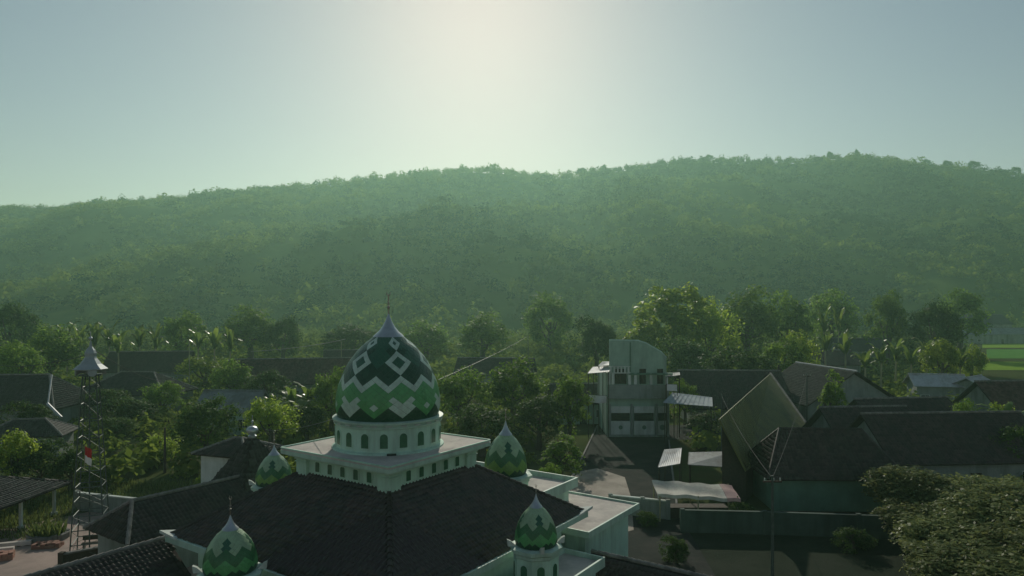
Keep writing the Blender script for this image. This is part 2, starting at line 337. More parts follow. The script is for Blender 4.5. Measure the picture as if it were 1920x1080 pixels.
gx, gy = np.meshgrid(np.linspace(-1450, 1450, nx), np.linspace(FOOT_Y-30, 1500, ny)); gz = hill_z(gx, gy)
idx = np.arange(nx*ny).reshape(ny, nx)
hq = np.stack([idx[:-1, :-1], idx[:-1, 1:], idx[1:, 1:], idx[1:, :-1]], -1).reshape(-1, 4)
hm = np_mesh('hill', np.stack([gx, gy, gz], -1).reshape(-1, 3), hq, 'hill_soil'); hm.polygons.foreach_set('use_smooth', [True]*len(hq))
link('hill', hm, None, kind='structure')

# ------------------------------------------------------------------ foliage
def leaf_quads(pos, nrm, L, W, r):
    """rhombic leaves centred at pos facing nrm"""
    n = len(pos); rnd = r.normal(size=(n, 3)); t = np.cross(nrm, rnd); t /= np.linalg.norm(t, axis=1, keepdims=True)+1e-9; b = np.cross(nrm, t)
    L = L[:, None]; W = W[:, None]
    v = np.stack([pos-t*L, pos-b*W, pos+t*L, pos+b*W], 1).reshape(-1, 3)
    return v, np.arange(4*n).reshape(n, 4)
def crown(seed, rx, rz, nclump, per, leaf, zc, shell=0.55, droop=0.0, top=1.0):
    r = np.random.default_rng(seed); d = r.normal(size=(nclump, 3)); d[:, 2] = np.where(d[:, 2] < -0.85, -d[:, 2]*0.6, d[:, 2]); d /= np.linalg.norm(d, axis=1, keepdims=True)
    rad = shell+(1-shell)*r.random(nclump)**0.6
    lob = 1+0.22*np.sin(d[:, 0]*3+seed)+0.18*np.cos(d[:, 1]*4+seed*2)
    cen = d*rad[:, None]*lob[:, None]*np.array([rx, rx, rz]); cr = rx*(0.2+0.18*r.random(nclump))
    dd = r.normal(size=(nclump, per, 3)); dd /= np.linalg.norm(dd, axis=2, keepdims=True)
    q = r.random((nclump, per, 1))**0.4
    pos = (cen[:, None]+dd*q*cr[:, None, None]*np.array([1, 1, 0.75])).reshape(-1, 3); pos[:, 2] += zc-droop*np.linalg.norm(pos[:, :2], axis=1)
    nrm = (dd*0.8+np.array([0, 0, 0.7])+r.normal(size=dd.shape)*0.55).reshape(-1, 3); nrm /= np.linalg.norm(nrm, axis=1, keepdims=True)
    s = leaf*(0.6+0.8*r.random(len(pos)))
    return leaf_quads(pos, nrm, s, s*0.55, r)
def trunk_mb(seed, h, r0, zc, rx, nl=5):
    r = random.Random(seed); mb = MB(); k = [(0, 0, -0.1)]
    for i in range(1, 5): k.append((r.uniform(-.05, .05)*h*i/4, r.uniform(-.05, .05)*h*i/4, zc*i/4))
    mb.tube(k, [r0*1.25, r0, r0*0.85, r0*0.72, r0*0.5], 7)
    for i in range(nl):
        a = 2*math.pi*i/nl+r.uniform(-.4, .4); s = Vector(k[2+i % 2]); e = Vector((math.cos(a)*rx*0.65, math.sin(a)*rx*0.65, zc+r.uniform(-.1, .5)*rx))
        mid = (s+e)/2+Vector((0, 0, -0.12*rx)); mb.tube([s, mid, e], [r0*0.5, r0*0.34, r0*0.12], 5)
    return mb
PROTO = {}
def proto(kind, seed, rx, rz, nclump, per, leaf, zc, mat, **kw):
    v, q = crown(seed, rx, rz, nclump, per, leaf, zc, **kw)
    PROTO.setdefault(kind, []).append((np_mesh('crown', v, q, mat), trunk_mb(seed, zc, kw.get('tr', 0.2) if False else 0.16*rx**0.6+0.06, zc, rx).mesh('trunk', 'bark', True), zc+rz))
# every prototype is about 8 m tall; a tree scales it to its own height and width
for s in (1, 2, 3): proto('broad', s, 3.2, 3.1, 95, 60, 0.18, 4.8, 'leaf_mid')
for s in (4, 5): proto('dark', s, 3.2, 3.3, 100, 60, 0.18, 4.6, 'leaf_dark')
for s in (6, 7): proto('bright', s, 3.2, 3.0, 90, 55, 0.18, 4.8, 'leaf_bright')
for s in (8, 9): proto('tall', s, 2.1, 3.7, 90, 60, 0.17, 4.2, 'leaf_bright', shell=0.35)
for s in (10,): proto('cone', s, 1.7, 3.6, 80, 55, 0.14, 4.2, 'leaf_mid', shell=0.3, droop=0.6)
for s in (11, 12): proto('olive', s, 3.4, 2.9, 150, 70, 0.19, 4.9, 'leaf_olive', shell=0.7)
def tree(kind, label, px, top, Y, half, group=None, name='broadleaf_tree', variant=None, base=0.0, cat='tree'):
    ps = PROTO[kind]; cm, tm, h0 = ps[(variant if variant is not None else int(px)) % len(ps)]
    X = (px-960)/F*Y; zt = CAM_H-(top-575)/F*Y-base
    rx = {'broad': 3.9, 'dark': 3.9, 'bright': 3.9, 'tall': 2.5, 'cone': 2.1, 'olive': 4.1}[kind]
    sx = half/F*Y/rx; sz = zt/(h0+0.55)
    t = thing(name, label, cat, (X, Y, base), rng.uniform(0, 6.28), group); t.scale = (sx, sx, sz)
    link('trunk', tm, t); c = link('crown', cm, t)
    if name == 'shrub': c.location.z = -2.0; t.scale.z = zt/(h0+.55-2.0)
    return t
def banana_mesh(seed, n=9, L=2.4):
    r = random.Random(seed); mb = MB()
    for i in range(n):
        a = 2*math.pi*i/n+r.uniform(-.3, .3); l = L*r.uniform(.75, 1.15); el = r.uniform(.5, 1.35); w = 0.30*r.uniform(.8, 1.2)
        d = Vector((math.cos(a), math.sin(a), 0)); sd = Vector((-math.sin(a), math.cos(a), 0)); p = Vector((0, 0, 2.3)); prev = None; seg = 6
        for k in range(seg+1):
            u = k/seg; ww = w*math.sin(math.pi*min(1, 0.12+u*0.9))**0.6 if k < seg else 0.02
            row = (p+sd*ww+Vector((0, 0, -.10*ww)), p+Vector((0, 0, .05)), p-sd*ww+Vector((0, 0, -.10*ww)))
            if prev:
                n0 = len(mb.v); mb.v += [tuple(x) for x in prev+row]; mb.f += [(n0, n0+1, n0+4, n0+3), (n0+1, n0+2, n0+5, n0+4)]; mb.m += [0, 0]
            prev = row; e2 = el-1.5*u*u*1.3; p = p+(d*math.cos(e2)+Vector((0, 0, math.sin(e2))))*(l/seg)
    return mb.mesh('leaves', 'leaf_banana', True)
BAN = [banana_mesh(s) for s in (1, 2, 3)]
BANSTEM = MB().tube([(0, 0, -.1), (0.02, 0, 1.2), (0, 0.03, 2.45)], [.16, .13, .09], 7).mesh('stem', 'bamboo', True)
def banana(label, px, top, Y, group, k=0, s=None):
    X = (px-960)/F*Y; zt = CAM_H-(top-575)/F*Y; t = thing('banana_plant', label, 'banana plant', (X, Y, 0), rng.uniform(0, 6.28), group)
    sc = zt/4.0; w = min(sc, 1.6) if s is None else s; t.scale = (w, w, sc); link('stem', BANSTEM, t); link('leaves', BAN[k % 3], t); return t

# forest on the hill and the far belt of woods at its foot: masses nobody could count
def forest_mesh(pts, zs, hts, per, leaf, mat, seed, name):
    r = np.random.default_rng(seed); n = len(pts)
    d = r.normal(size=(n, per, 3)); d[..., 2] = np.abs(d[..., 2])*0.9-0.15*r.random((n, per)); d /= np.linalg.norm(d, axis=2, keepdims=True)
    rad = (0.6+0.4*r.random((n, per, 1)))*(1+0.3*np.sin(d[..., :1]*4+r.random((n, 1, 1))*6))
    w = hts*(0.42+0.2*r.random(n)); pos = d*rad*np.stack([w, w, hts*0.55], -1)[:, None]
    pos = pos+np.stack([pts[:, 0], pts[:, 1], zs+hts*0.42], -1)[:, None]
    nrm = d*0.9+np.array([0, 0, .4])+r.normal(size=d.shape)*0.45; nrm /= np.linalg.norm(nrm, axis=2, keepdims=True)
    s = (leaf*(0.6+0.8*r.random((n, per)))*(hts/9)[:, None]).ravel()
    v, q = leaf_quads(pos.reshape(-1, 3), nrm.reshape(-1, 3), s, s*0.7, r)
    me = np_mesh(name, v, q, mat); tone = .24*r.random(n)+.80*(vnoise(pts[:, 0]/110, pts[:, 1]/150, 9)*.45+vnoise(pts[:, 0]/45, pts[:, 1]/60, 10)*.35+vnoise(pts[:, 0]/18, pts[:, 1]/18, 12)*.2)
    at = me.attributes.new('tone', 'FLOAT', 'POINT'); at.data.foreach_set('value', np.repeat(tone, per*4).astype(np.float32)); return me
def scatter(n, y0, y1, seed, margin=60):
    r = np.random.default_rng(seed); y = np.sqrt(y0*y0+(y1*y1-y0*y0)*r.random(n)); x = (r.random(n)*2-1)*(y*0.75+margin); return np.stack([x, y], -1)
fp = scatter(12500, 345, 925, 21); fz = hill_z(fp[:, 0], fp[:, 1]); fh = 4.5+4.5*rng.random(len(fp))+4.5*(rng.random(len(fp)) > 0.92)
fh *= np.where(fp[:, 1] > 840, 1+.45*rng.random(len(fp))**3, 1)
dens = vnoise(fp[:, 0]/60, fp[:, 1]/60, 5); keep = (dens*.6+.4*vnoise(fp[:, 0]/22, fp[:, 1]/30, 6) > 0.34) | (rng.random(len(fp)) > 0.8) | (fp[:, 1] > 850)
fp, fz, fh = fp[keep], fz[keep], fh[keep]
cr = fp[:, 1] > 835
link('crest_woods', forest_mesh(fp[cr], fz[cr]-.8, fh[cr], 130, 0.75, 'leaf_forest', 5, 'crest_woods'), None, kind='stuff', label='line of woods along the crest of the hill against the sky', category='woods')
fp, fz, fh = fp[~cr], fz[~cr], fh[~cr]
link('forest', forest_mesh(fp, fz, fh, 44, 1.05, 'leaf_forest', 3, 'forest'), None, kind='stuff', label='hazy green forest covering the long hillside', category='forest')
wp = scatter(620, 215, 345, 22, 30); wh = 4+5.5*rng.random(len(wp))
ok = ~((wp[:, 0]/wp[:, 1]*F+960 > 1780) & (wp[:, 1] < 335))
wp, wh = wp[ok], wh[ok]
link('woods', forest_mesh(wp, np.zeros(len(wp)), wh, 330, 0.5, 'leaf_woods', 4, 'woods'), None, kind='stuff', label='dense belt of trees at the foot of the hill', category='woods')
# trees that stand out against the sky on the crest
for px, hh, wd, lab in ((178, 13, 9, 'tall pale-stemmed tree standing above the left end of the skyline'), (228, 12, 8, 'round crowned tree on the skyline next to the tall one at its left end'),
        (768, 12, 5, 'thin tree on the skyline above the dome'), (1090, 13, 14, 'wide flat-topped tree on the dip of the skyline'), (1132, 13, 8, 'small round tree on the skyline beside the flat-topped tree'),
        (1330, 12, 12, 'bushy tree on the skyline where the crest turns level'), (1556, 14, 9, 'rounded tree at the highest point of the skyline'), (1606, 15, 5, 'slender upright tree just past the highest point of the skyline'),
        (1738, 13, 10, 'boxy crowned tree on the falling right crest'), (1776, 14, 13, 'dome-shaped tree on the right crest, smaller of two'), (1826, 17, 17, 'largest dome-shaped tree on the right crest of the hill'), (1905, 15, 12, 'last tree of the crest at the right edge of the picture')):
    Y = RIDGE_Y-6; X = (px-960)/F*Y; cm, tm, h0 = PROTO['dark'][px % 2]
    t = thing('skyline_tree', lab, 'tree', (X, Y, float(hill_z(X, Y))-0.6), px, 'trees on the crest of the hill'); t.scale = (wd/7.4, wd/7.4, hh/8.3)
    link('trunk', tm, t); link('crown', cm, t)

# ------------------------------------------------------------------ the mosque
MX, MY, MR = -7.2, 39.8, math.radians(-34.4)
mosque = thing('mosque', 'white and green mosque with tiled hip roof and large patterned green onion dome', 'mosque', (MX, MY, 0), MR)
mrot = Matrix.Translation((MX, MY, 0)) @ Matrix.Rotation(MR, 4, 'Z')
EV, EZ, TV, TZ = 8.34, 5.40, 3.30, 8.66           # eave half width and height, top of the roof
# hall walls and their windows
hall = MB()
for sx, sy, w, d in ((0, -7.2, 14.7, .3), (0, 7.2, 14.7, .3), (-7.2, 0, .3, 14.1), (7.2, 0, .3, 14.1)): hall.box((sx, sy, 2.6), (w, d, 5.2))
hall = hall.build('wall', 'mint_wall', mosque)
SIDES = (((1, 0, 0), (0, 1, 0)), ((0, -1, 0), (1, 0, 0)), ((-1, 0, 0), (0, -1, 0)), ((0, 1, 0), (-1, 0, 0)))   # outward, along
for out, al in SIDES:
    o, a = Vector(out), Vector(al)
    for k in range(-2, 3):
        mb = MB(); plaque(mb, arch(1.2, 2.5), o*7.35+a*k*2.8+Vector((0, 0, 1.0)), a, (0, 0, 1), o, 0, .04, 0)
        plaque(mb, arch(0.95, 2.3), o*7.35+a*k*2.8+Vector((0, 0, 1.08)), a, (0, 0, 1), o, .03, .06, 1); mb.build('window', ['mint_trim', 'window_green'], hall)
# main roof: deck, tiles, hips
roof = MB()
FACES = []
for out, al in SIDES:
    o, a = Vector(out), Vector(al)
    q = [o*EV-a*EV+Vector((0, 0, EZ)), o*EV+a*EV+Vector((0, 0, EZ)), o*TV+a*TV+Vector((0, 0, TZ)), o*TV-a*TV+Vector((0, 0, TZ))]
    roof.quad(q); FACES.append(q)
roof = roof.build('roof', 'roof_under', mosque)
TW, TE = 0.26, 0.31
near, rest = [], []
for fi, q in enumerate(FACES):
    for fr in tiles_on(q, TW, TE):
        if fi < 2:
            w = mrot @ fr[0]; px, py = w.x/w.y*F+960, 575+(CAM_H-w.z)/w.y*F
            if py < 1072: near.append((w.y, fr)); continue
        rest.append(fr)
near.sort(key=lambda t: t[0]); rest += [f for _, f in near[300:]]
tv, tf = tile_profile(TW, TE, 0.03); tmb = MB(); tmb.v = tv; tmb.f = tf; tmb.m = [0]*len(tf); tile_me = tmb.mesh('tile', 'clay_glazed')
for _, (p, ex, up, nr) in near[:300]:
    t = link('tile', tile_me, roof); p = p+ex*rng.normal(0, .012)+up*rng.normal(0, .018)
    t.matrix_local = Matrix(((ex.x, up.x, nr.x, p.x), (ex.y, up.y, nr.y, p.y), (ex.z, up.z, nr.z, p.z), (0, 0, 0, 1)))
v, q = tile_field(rest, TW, TE); link('roof_tiles', np_mesh('roof_tiles', v, q, 'clay_glazed'), roof, kind='stuff')
for sx, sy in ((1, 1), (1, -1), (-1, -1), (-1, 1)):
    mb = MB(); n = 20
    for k in range(n):
        a = Vector((sx*EV, sy*EV, EZ)).lerp(Vector((sx*TV, sy*TV, TZ)), k/n); b = Vector((sx*EV, sy*EV, EZ)).lerp(Vector((sx*TV, sy*TV, TZ)), (k+1.08)/n)
        mb.tube([a+Vector((0, 0, .06)), b+Vector((0, 0, .04))], [.15, .115], 7)
    mb.build('hip_cap', ['clay_dark'], roof)
for out, al in SIDES:
    o, a = Vector(out), Vector(al); ang = math.atan2(a.y, a.x)
    MB().box(o*(EV+.10)+Vector((0, 0, EZ-.16)), (2*EV+.44, .2, .34), ang).build('eave_fascia', 'mint_trim', mosque)
    MB().box(o*(EV-.55)+Vector((0, 0, EZ-.30)), (2*EV-1.2, .9, .1), ang).build('soffit', 'mint_wall', mosque)
for sx, sy in ((1, 1), (-1, -1), (1, -1), (-1, 1)):          # upswept corner plates at the eaves
    mb = MB(); c = Vector((sx*(EV+.2), sy*(EV+.2), EZ+.02)); a = c+Vector((-sx*1.1, 0, .02)); b = c+Vector((0, -sy*1.1, .02)); t = c+Vector((sx*.22, sy*.22, .30))
    mb.quad([a, t, b] if sx*sy > 0 else [b, t, a]); mb.quad([a+Vector((0, 0, -.12)), t+Vector((0, 0, -.16)), t, a]); mb.quad([t+Vector((0, 0, -.16)), b+Vector((0, 0, -.12)), b, t]); mb.build('eave_horn', 'white_wall', mosque)
# upper storey with its row of small windows, flat slab above
up_w = MB()
for out, al in SIDES:
    o, a = Vector(out), Vector(al); up_w.box(o*3.30+Vector((0, 0, 8.98)), (6.6 if abs(out[1]) else 6.3, .3, 1.04), math.atan2(a.y, a.x))
up_w = up_w.build('upper_wall', 'mint_wall', mosque)
for sx, sy in ((1, 1), (1, -1), (-1, -1), (-1, 1)):
    MB().box((sx*3.22, sy*3.22, 8.86), (.86, .86, 1.26)).box((sx*3.24, sy*3.24, 9.42), (.96, .96, .10)).box((sx*3.24, sy*3.24, 9.24), (.94, .94, .05)).build('corner_pier', 'mint_wall', up_w)
for out, al in SIDES:
    o, a = Vector(out), Vector(al)
    for k in range(5):
        mb = MB(); b0 = o*3.45+a*((k-2)*1.02)+Vector((0, 0, 8.78))
        plaque(mb, [(-.24, -.04), (.24, -.04), (.24, .60), (-.24, .60)], b0, a, (0, 0, 1), o, 0, .035, 0)
        plaque(mb, [(-.17, 0), (.17, 0), (.17, .48), (.12, .54), (-.12, .54), (-.17, .48)], b0, a, (0, 0, 1), o, .03, .045, 1); mb.build('window', ['mint_wall', 'window_green'], up_w)
def rsq(h, r, n=5):
    pts = []
    for cx, cy_, a0 in ((h-r, h-r, 0), (-h+r, h-r, 90), (-h+r, -h+r, 180), (h-r, -h+r, 270)):
        for k in range(n+1): a = math.radians(a0+90*k/n); pts.append((cx+r*math.cos(a), cy_+r*math.sin(a)))
    return pts
slab = MB().prism(rsq(4.30, .25), 9.74, 9.99).build('roof_slab', 'slab_concrete', mosque)
MB().prism(rsq(4.33, .26), 9.70, 9.90).prism(rsq(4.05, .2), 9.56, 9.70).prism(rsq(3.8, .15), 9.46, 9.56).build('slab_cornice', 'mint_trim', slab)
k4 = MB()
for out, al in SIDES: k4.box(Vector(out)*4.26+Vector((0, 0, 10.02)), (8.4, .09, .07), math.atan2(al[1], al[0]))
k4.build('slab_kerb', 'mint_wall', slab)
MB().box((2.35, -2.15, 10.04), (.5, .16, .1), .8).build('roof_vent', 'window_dark', slab)
# drum
drum = MB().lathe([(3.22, 9.985), (3.20, 10.06), (3.02, 10.12), (3.0, 10.2), (3.0, 11.34)], 64).build('drum', 'mint_wall', mosque, True)
MB().lathe([(3.0, 11.33), (3.08, 11.37), (3.10, 11.46), (3.02, 11.50), (3.02, 11.56), (3.16, 11.60), (3.18, 11.70), (3.0, 11.74), (2.8, 11.75)], 64).build('drum_cornice', 'mint_trim', drum, True)
for k in range(18):
    an = 2*math.pi*(k+.5)/18; o = Vector((math.cos(an), math.sin(an), 0)); a = Vector((-math.sin(an), math.cos(an), 0)); mb = MB()
    plaque(mb, arch(.58, .90), o*2.985+Vector((0, 0, 10.30)), a, (0, 0, 1), o, 0, .045, 0); plaque(mb, arch(.42, .78), o*2.985+Vector((0, 0, 10.34)), a, (0, 0, 1), o, .04, .055, 1)
    mb.build('window', ['mint_wall', 'window_green'], drum)
for k in range(24):
    an = 2*math.pi*k/24; MB().box((3.10*math.cos(an), 3.10*math.sin(an), 11.53), (.08, .34, .06), an).build('cornice_block', 'white_wall', drum)

def cut_profile(prof, n=60):
    pts = spline(prof, n); r = np.array([p[0] for p in pts]); z = np.array([p[1] for p in pts])
    s = np.concatenate([[0], np.cumsum(np.hypot(np.diff(r), np.diff(z)))]); return r, z, s/s[-1]
def dome(parent, z0, prof, nh, rows, period, paint, bulge=0.03, name='dome'):
    """onion dome: an inner body and diamond panels laid over it in a lattice of nh half steps round and rows half steps up"""
    r, z, s = cut_profile(prof)
    body = MB().lathe([(a, z0+b) for a, b in zip(r, z)], 72 if nh > 60 else 40).build(name, 'dome_body', parent, True)
    at = lambda i, j: (lambda t, an: (np.interp(t, s, r)*math.cos(an), np.interp(t, s, r)*math.sin(an), z0+np.interp(t, s, z)))(min(max(j/rows, 0), 1), 2*math.pi*i/nh)
    groups = {}
    for i in range(nh):
        for j in range(rows+1):
            if (i+j) % 2: continue
            part, mat, uid = paint(i % period, j, i)
            pts = [Vector(at(i-.97, j)), Vector(at(i, j-.97)), Vector(at(i+.97, j)), Vector(at(i, j+.97))]
            cen = Vector(at(i, j))+Vector(rng.normal(0, .006, 3)); nrm = (pts[2]-pts[0]).cross(pts[3]-pts[1])
            if nrm.length < 1e-7: continue
            nrm.normalize()
            g = groups.setdefault((part, mat, uid), MB()); n = len(g.v)
            g.v += [tuple(p+nrm*bulge) for p in pts]+[tuple(cen+nrm*bulge*1.25)]+[tuple(p-nrm*.01) for p in pts]
            for a in range(4):
                b = (a+1) % 4; g.f += [(n+a, n+b, n+4), (n+5+a, n+5+b, n+b, n+a)]; g.m += [0, 0]
    for (part, mat, uid), g in groups.items(): g.build(part, mat, body)
    return body
def tri6(i): return min(i % 6, 6-i % 6)
def paint_main(i, j, gi):
    d = min(i, 12-i); k = (gi+6)//12 % 6; t = 13.5-tri6(i)
    if (d, j) in ((0, 2), (1, 3), (0, 4), (2, 4), (1, 5), (2, 6)): return 'heart_panel', 'enamel_light', k
    if d == 6 and j == 4: return 'small_diamond', 'enamel_light', gi
    if t-3.4 < j <= t: return 'zigzag_band', 'enamel_light', 0
    if j <= t-3.4:
        lim = d+2 if d <= 3 else 5-(d-3)
        return ('base_panels', 'enamel_dark', 0) if j <= lim-1 else ('green_panels', 'enamel_green', 0)
    D = d+abs(j-17)
    if D == 3: return 'diamond_frame', 'enamel_light', k
    if D == 1: return 'diamond_centre', 'enamel_teal', k
    if d+abs(j-24) == 2: return 'top_diamond', 'enamel_light', k
    if abs(6-d)+abs(j-19) <= 4 or j > 21: return 'teal_panels', 'enamel_teal', 0
    return 'dark_panels', 'enamel_dark', (gi//12, j > 17, i > 6)
PROF = [(2.86, 0), (2.95, .35), (2.97, .8), (2.90, 1.35), (2.72, 2.0), (2.30, 2.95), (1.66, 3.80), (1.12, 4.28), (.80, 4.55)]
maind = dome(mosque, 11.74, PROF, 72, 27, 12, paint_main, 0.03)
maind.rotation_euler.z = math.radians(-30.5)
def cap_and_finial(parent, z0, r, h, ftop, crescent=True):
    MB().lathe([(r*1.02, z0-.05*h), (r*1.12, z0), (r*1.05, z0+.06*h), (r*.74, z0+.22*h), (r*.46, z0+.44*h), (r*.25, z0+.68*h), (r*.1, z0+.92*h), (r*.05, z0+h*1.02)], 32).build('cap', 'zinc', parent, True)
    zt = z0+h; L = ftop-zt; k = L/1.35; fb = MB().tube([(0, 0, zt-.1), (0, 0, zt+L*.85)], .028*k+.008, 6)
    for q, rr in ((.30, .095), (.48, .07), (.62, .045)): fb.lathe([(rr*k*math.sin(math.pi*t/8)+.002, zt+L*q-rr*k*math.cos(math.pi*t/8)) for t in range(9)], 12)
    n = 14; ring = [(.15*k*math.sin(math.radians(a)), 0, zt+L*.85-.15*k*math.cos(math.radians(a))+.1*k) for a in np.linspace(-150, 150, n)]
    fb.tube(ring, [.008+.03*k*math.sin(math.pi*t/(n-1)) for t in range(n)], 6)
    fb.build('finial', 'brass', parent, True)
cap_and_finial(mosque, 16.26, .80, 1.3, 18.9)

# annexes on the mosque's right side: flat-roofed porch, higher flat block, corner slab, low tiled porch; and wing on the left
def flat_block(name, u0, u1, v0, v1, z, over=.35, par=0.0, wallmat='mint_wall'):
    blk = MB().box(((u0+u1)/2, (v0+v1)/2, (z-.25)/2), (u1-u0, v1-v0, z-.25)).build(name, wallmat, mosque)
    cu, cv, a, b = (u0+u1)/2, (v0+v1)/2, (u1-u0)/2+over, (v1-v0)/2+over
    MB().box((cu, cv, z-.12), (2*a, 2*b, .24)).build('roof_slab', 'slab_concrete', blk)
    e = MB(); h = .1+par
    e.box((cu+a+.03, cv, z-.13+h/2), (.12, 2*b+.18, .3+h)).box((cu-a-.03, cv, z-.13+h/2), (.12, 2*b+.18, .3+h)).box((cu, cv+b+.03, z-.132+h/2), (2*a-.06, .12, .3+h)).box((cu, cv-b-.03, z-.132+h/2), (2*a-.06, .12, .3+h))
    e.build('slab_edge', 'mint_trim', blk); return blk
pb = flat_block('porch_block', 3.2, 8.3, 8.6, 14.9, 4.2, .5)
flat_block('side_block', -4.5, 4.3, 9.4, 13.6, 5.45, .4, .25)
flat_block('corner_block', 8.7, 10.6, -1.5, 5.6, 3.6, .3, .15)
def lean_roof(name, ridge, eaves, mat, tw=.26, te=.31, caps=True):
    """roof over the mosque's wings from its ridge line and its eave lines (each a pair of points)"""
    mb = MB(); fr = []
    for e in eaves:
        q = [e[0], e[1], ridge[1], ridge[0]]
        n = (Vector(q[1])-Vector(q[0])).cross(Vector(q[3])-Vector(q[0]))
        if n.z < 0: q = [q[1], q[0], q[3], q[2]]
        mb.slab(q, .1); fr += tiles_on(q, tw, te)
    r = mb.build(name, 'roof_under', mosque); v, qq = tile_field(fr, tw, te); link('roof_tiles', np_mesh('roof_tiles', v, qq, mat), r, kind='stuff')
    if caps:
        c = MB(); a, b = Vector(ridge[0]), Vector(ridge[1]); n = max(2, int((b-a).length/.42))
        for k in range(n): c.tube([a.lerp(b, k/n)+Vector((0, 0, .05)), a.lerp(b, (k+1.06)/n)+Vector((0, 0, .03))], [.14, .11], 7)
        c.build('ridge_cap', 'ridge_lit', r, True)
    return r
lean_roof('porch_roof', ((9.3, 7.6, 3.35), (19, 7.6, 3.35)), (((9.3, 4.9, 1.9), (19, 4.9, 1.9)), ((9.3, 8.5, 2.9), (19, 8.5, 2.9))), 'clay_dark')
lean_roof('wing_roof', ((-9.3, -8.0, 5.0), (-9.3, -24, 5.0)), (((-4.6, -8.6, 2.9), (-4.6, -24, 2.9)), ((-13.5, -8.0, 2.9), (-13.5, -24, 2.9))), 'clay_dark')
MB().box((-9.0, -16.2, 1.45), (7.6, 15, 2.7)).build('wing_wall', 'grey_wall', mosque)
MB().box((14, 6.5, .95), (9, 2.6, 1.8)).build('porch_wall', 'grey_wall', mosque)

# four corner minarets, each its own little tower
def paint_small(i, j, gi, low='enamel_green'):
    d = min(i, 12-i); t = 10.5-tri6(i)
    if j <= 0.5+tri6(i)*.8: return 'base_panels', 'enamel_dark', 0
    if t-3.2 < j <= t: return 'chevron_band', 'enamel_forest', 0
    if j <= t-3.2: return 'green_panels', low, 0
    if d >= 5 and j < 15: return 'dark_diamond', 'enamel_teal', gi//12
    return 'pale_panels', 'enamel_pale', 0
def minaret(label, px, Y, zc, R, zb, zt, ztop, ears=True, low='enamel_green'):
    t = thing('corner_minaret', label, 'minaret', ((px-960)/F*Y, Y, 0), MR, 'small domed minarets round the mosque')
    a8 = math.pi/8
    sh = MB().lathe([(R*1.2, -.05), (R*1.2, .5), (R*1.1, .55), (R*1.1, zc-.5)], 8, a0=a8).build('shaft', 'mint_wall', t)
    for k in range(8):
        an = math.pi*k/4; o = Vector((math.cos(an), math.sin(an), 0)); a = Vector((-math.sin(an), math.cos(an), 0)); ap = R*1.1*math.cos(a8)
        for zz in (zc-2.0, zc-4.1):
            mb = MB()
            plaque(mb, arch(R*.50, 1.30), o*ap+Vector((0, 0, zz)), a, (0, 0, 1), o, 0, .04, 0); plaque(mb, arch(R*.36, 1.18), o*ap+Vector((0, 0, zz+.05)), a, (0, 0, 1), o, .035, .05, 1); mb.build('window', ['mint_wall', 'window_green'], sh)
    MB().lathe([(R*1.1, zc-.52), (R*1.16, zc-.46), (R*1.16, zc-.32), (R*1.28, zc-.24), (R*1.3, zc-.06), (R*1.1, zc), (R*.9, zc+.01)], 8, a0=a8).build('cornice', 'mint_trim', t)
    if ears:
        for k in range(4):
            an = math.pi/4+math.pi*k/2; c = Vector((math.cos(an), math.sin(an), 0)); e = MB(); b = c*R*1.22+Vector((0, 0, zc-.03)); s = Vector((-c.y, c.x, 0))*.09
            pr = [c*(-.26), c*.16, c*.2+Vector((0, 0, .34)), c*.02+Vector((0, 0, .26))]; n = len(e.v)
            e.v += [tuple(b+p+s) for p in pr]+[tuple(b+p-s) for p in pr]; e.f += [(0, 1, 2, 3), (7, 6, 5, 4), (0, 4, 5, 1), (1, 5, 6, 2), (2, 6, 7, 3), (3, 7, 4, 0)]; e.m += [0]*6
            e.build('merlon', 'white_wall', t)
    k = R/2.97; hz = (zb-zc)/4.55
    dome(t, zc, [(a*k*(1.0 if i else .97), b*hz) for i, (a, b) in enumerate(PROF)], 48, 18, 12, lambda i, j, gi: paint_small(i, j, gi, low), .02)
    cap_and_finial(t, zb, .80*k*1.05, (zt-zb), ztop)
minaret('nearest small minaret at the left front of the mosque, cut by the lower edge', 432, 31.4, 5.9, 1.17, 7.78, 8.42, 9.28)
minaret('white octagonal minaret with arched windows and green dome at the right front of the mosque', 1005, 34.0, 6.2, 1.04, 8.04, 8.68, 9.15)
minaret('green domed minaret behind the right end of the mosque roof', 948, 46.2, 6.75, 1.42, 9.35, 10.28, 11.15, False, 'enamel_lime')
minaret('yellowish green domed minaret behind the left end of the mosque roof', 514, 45.8, 6.15, 1.16, 8.08, 8.75, 9.7, True, 'enamel_lime')

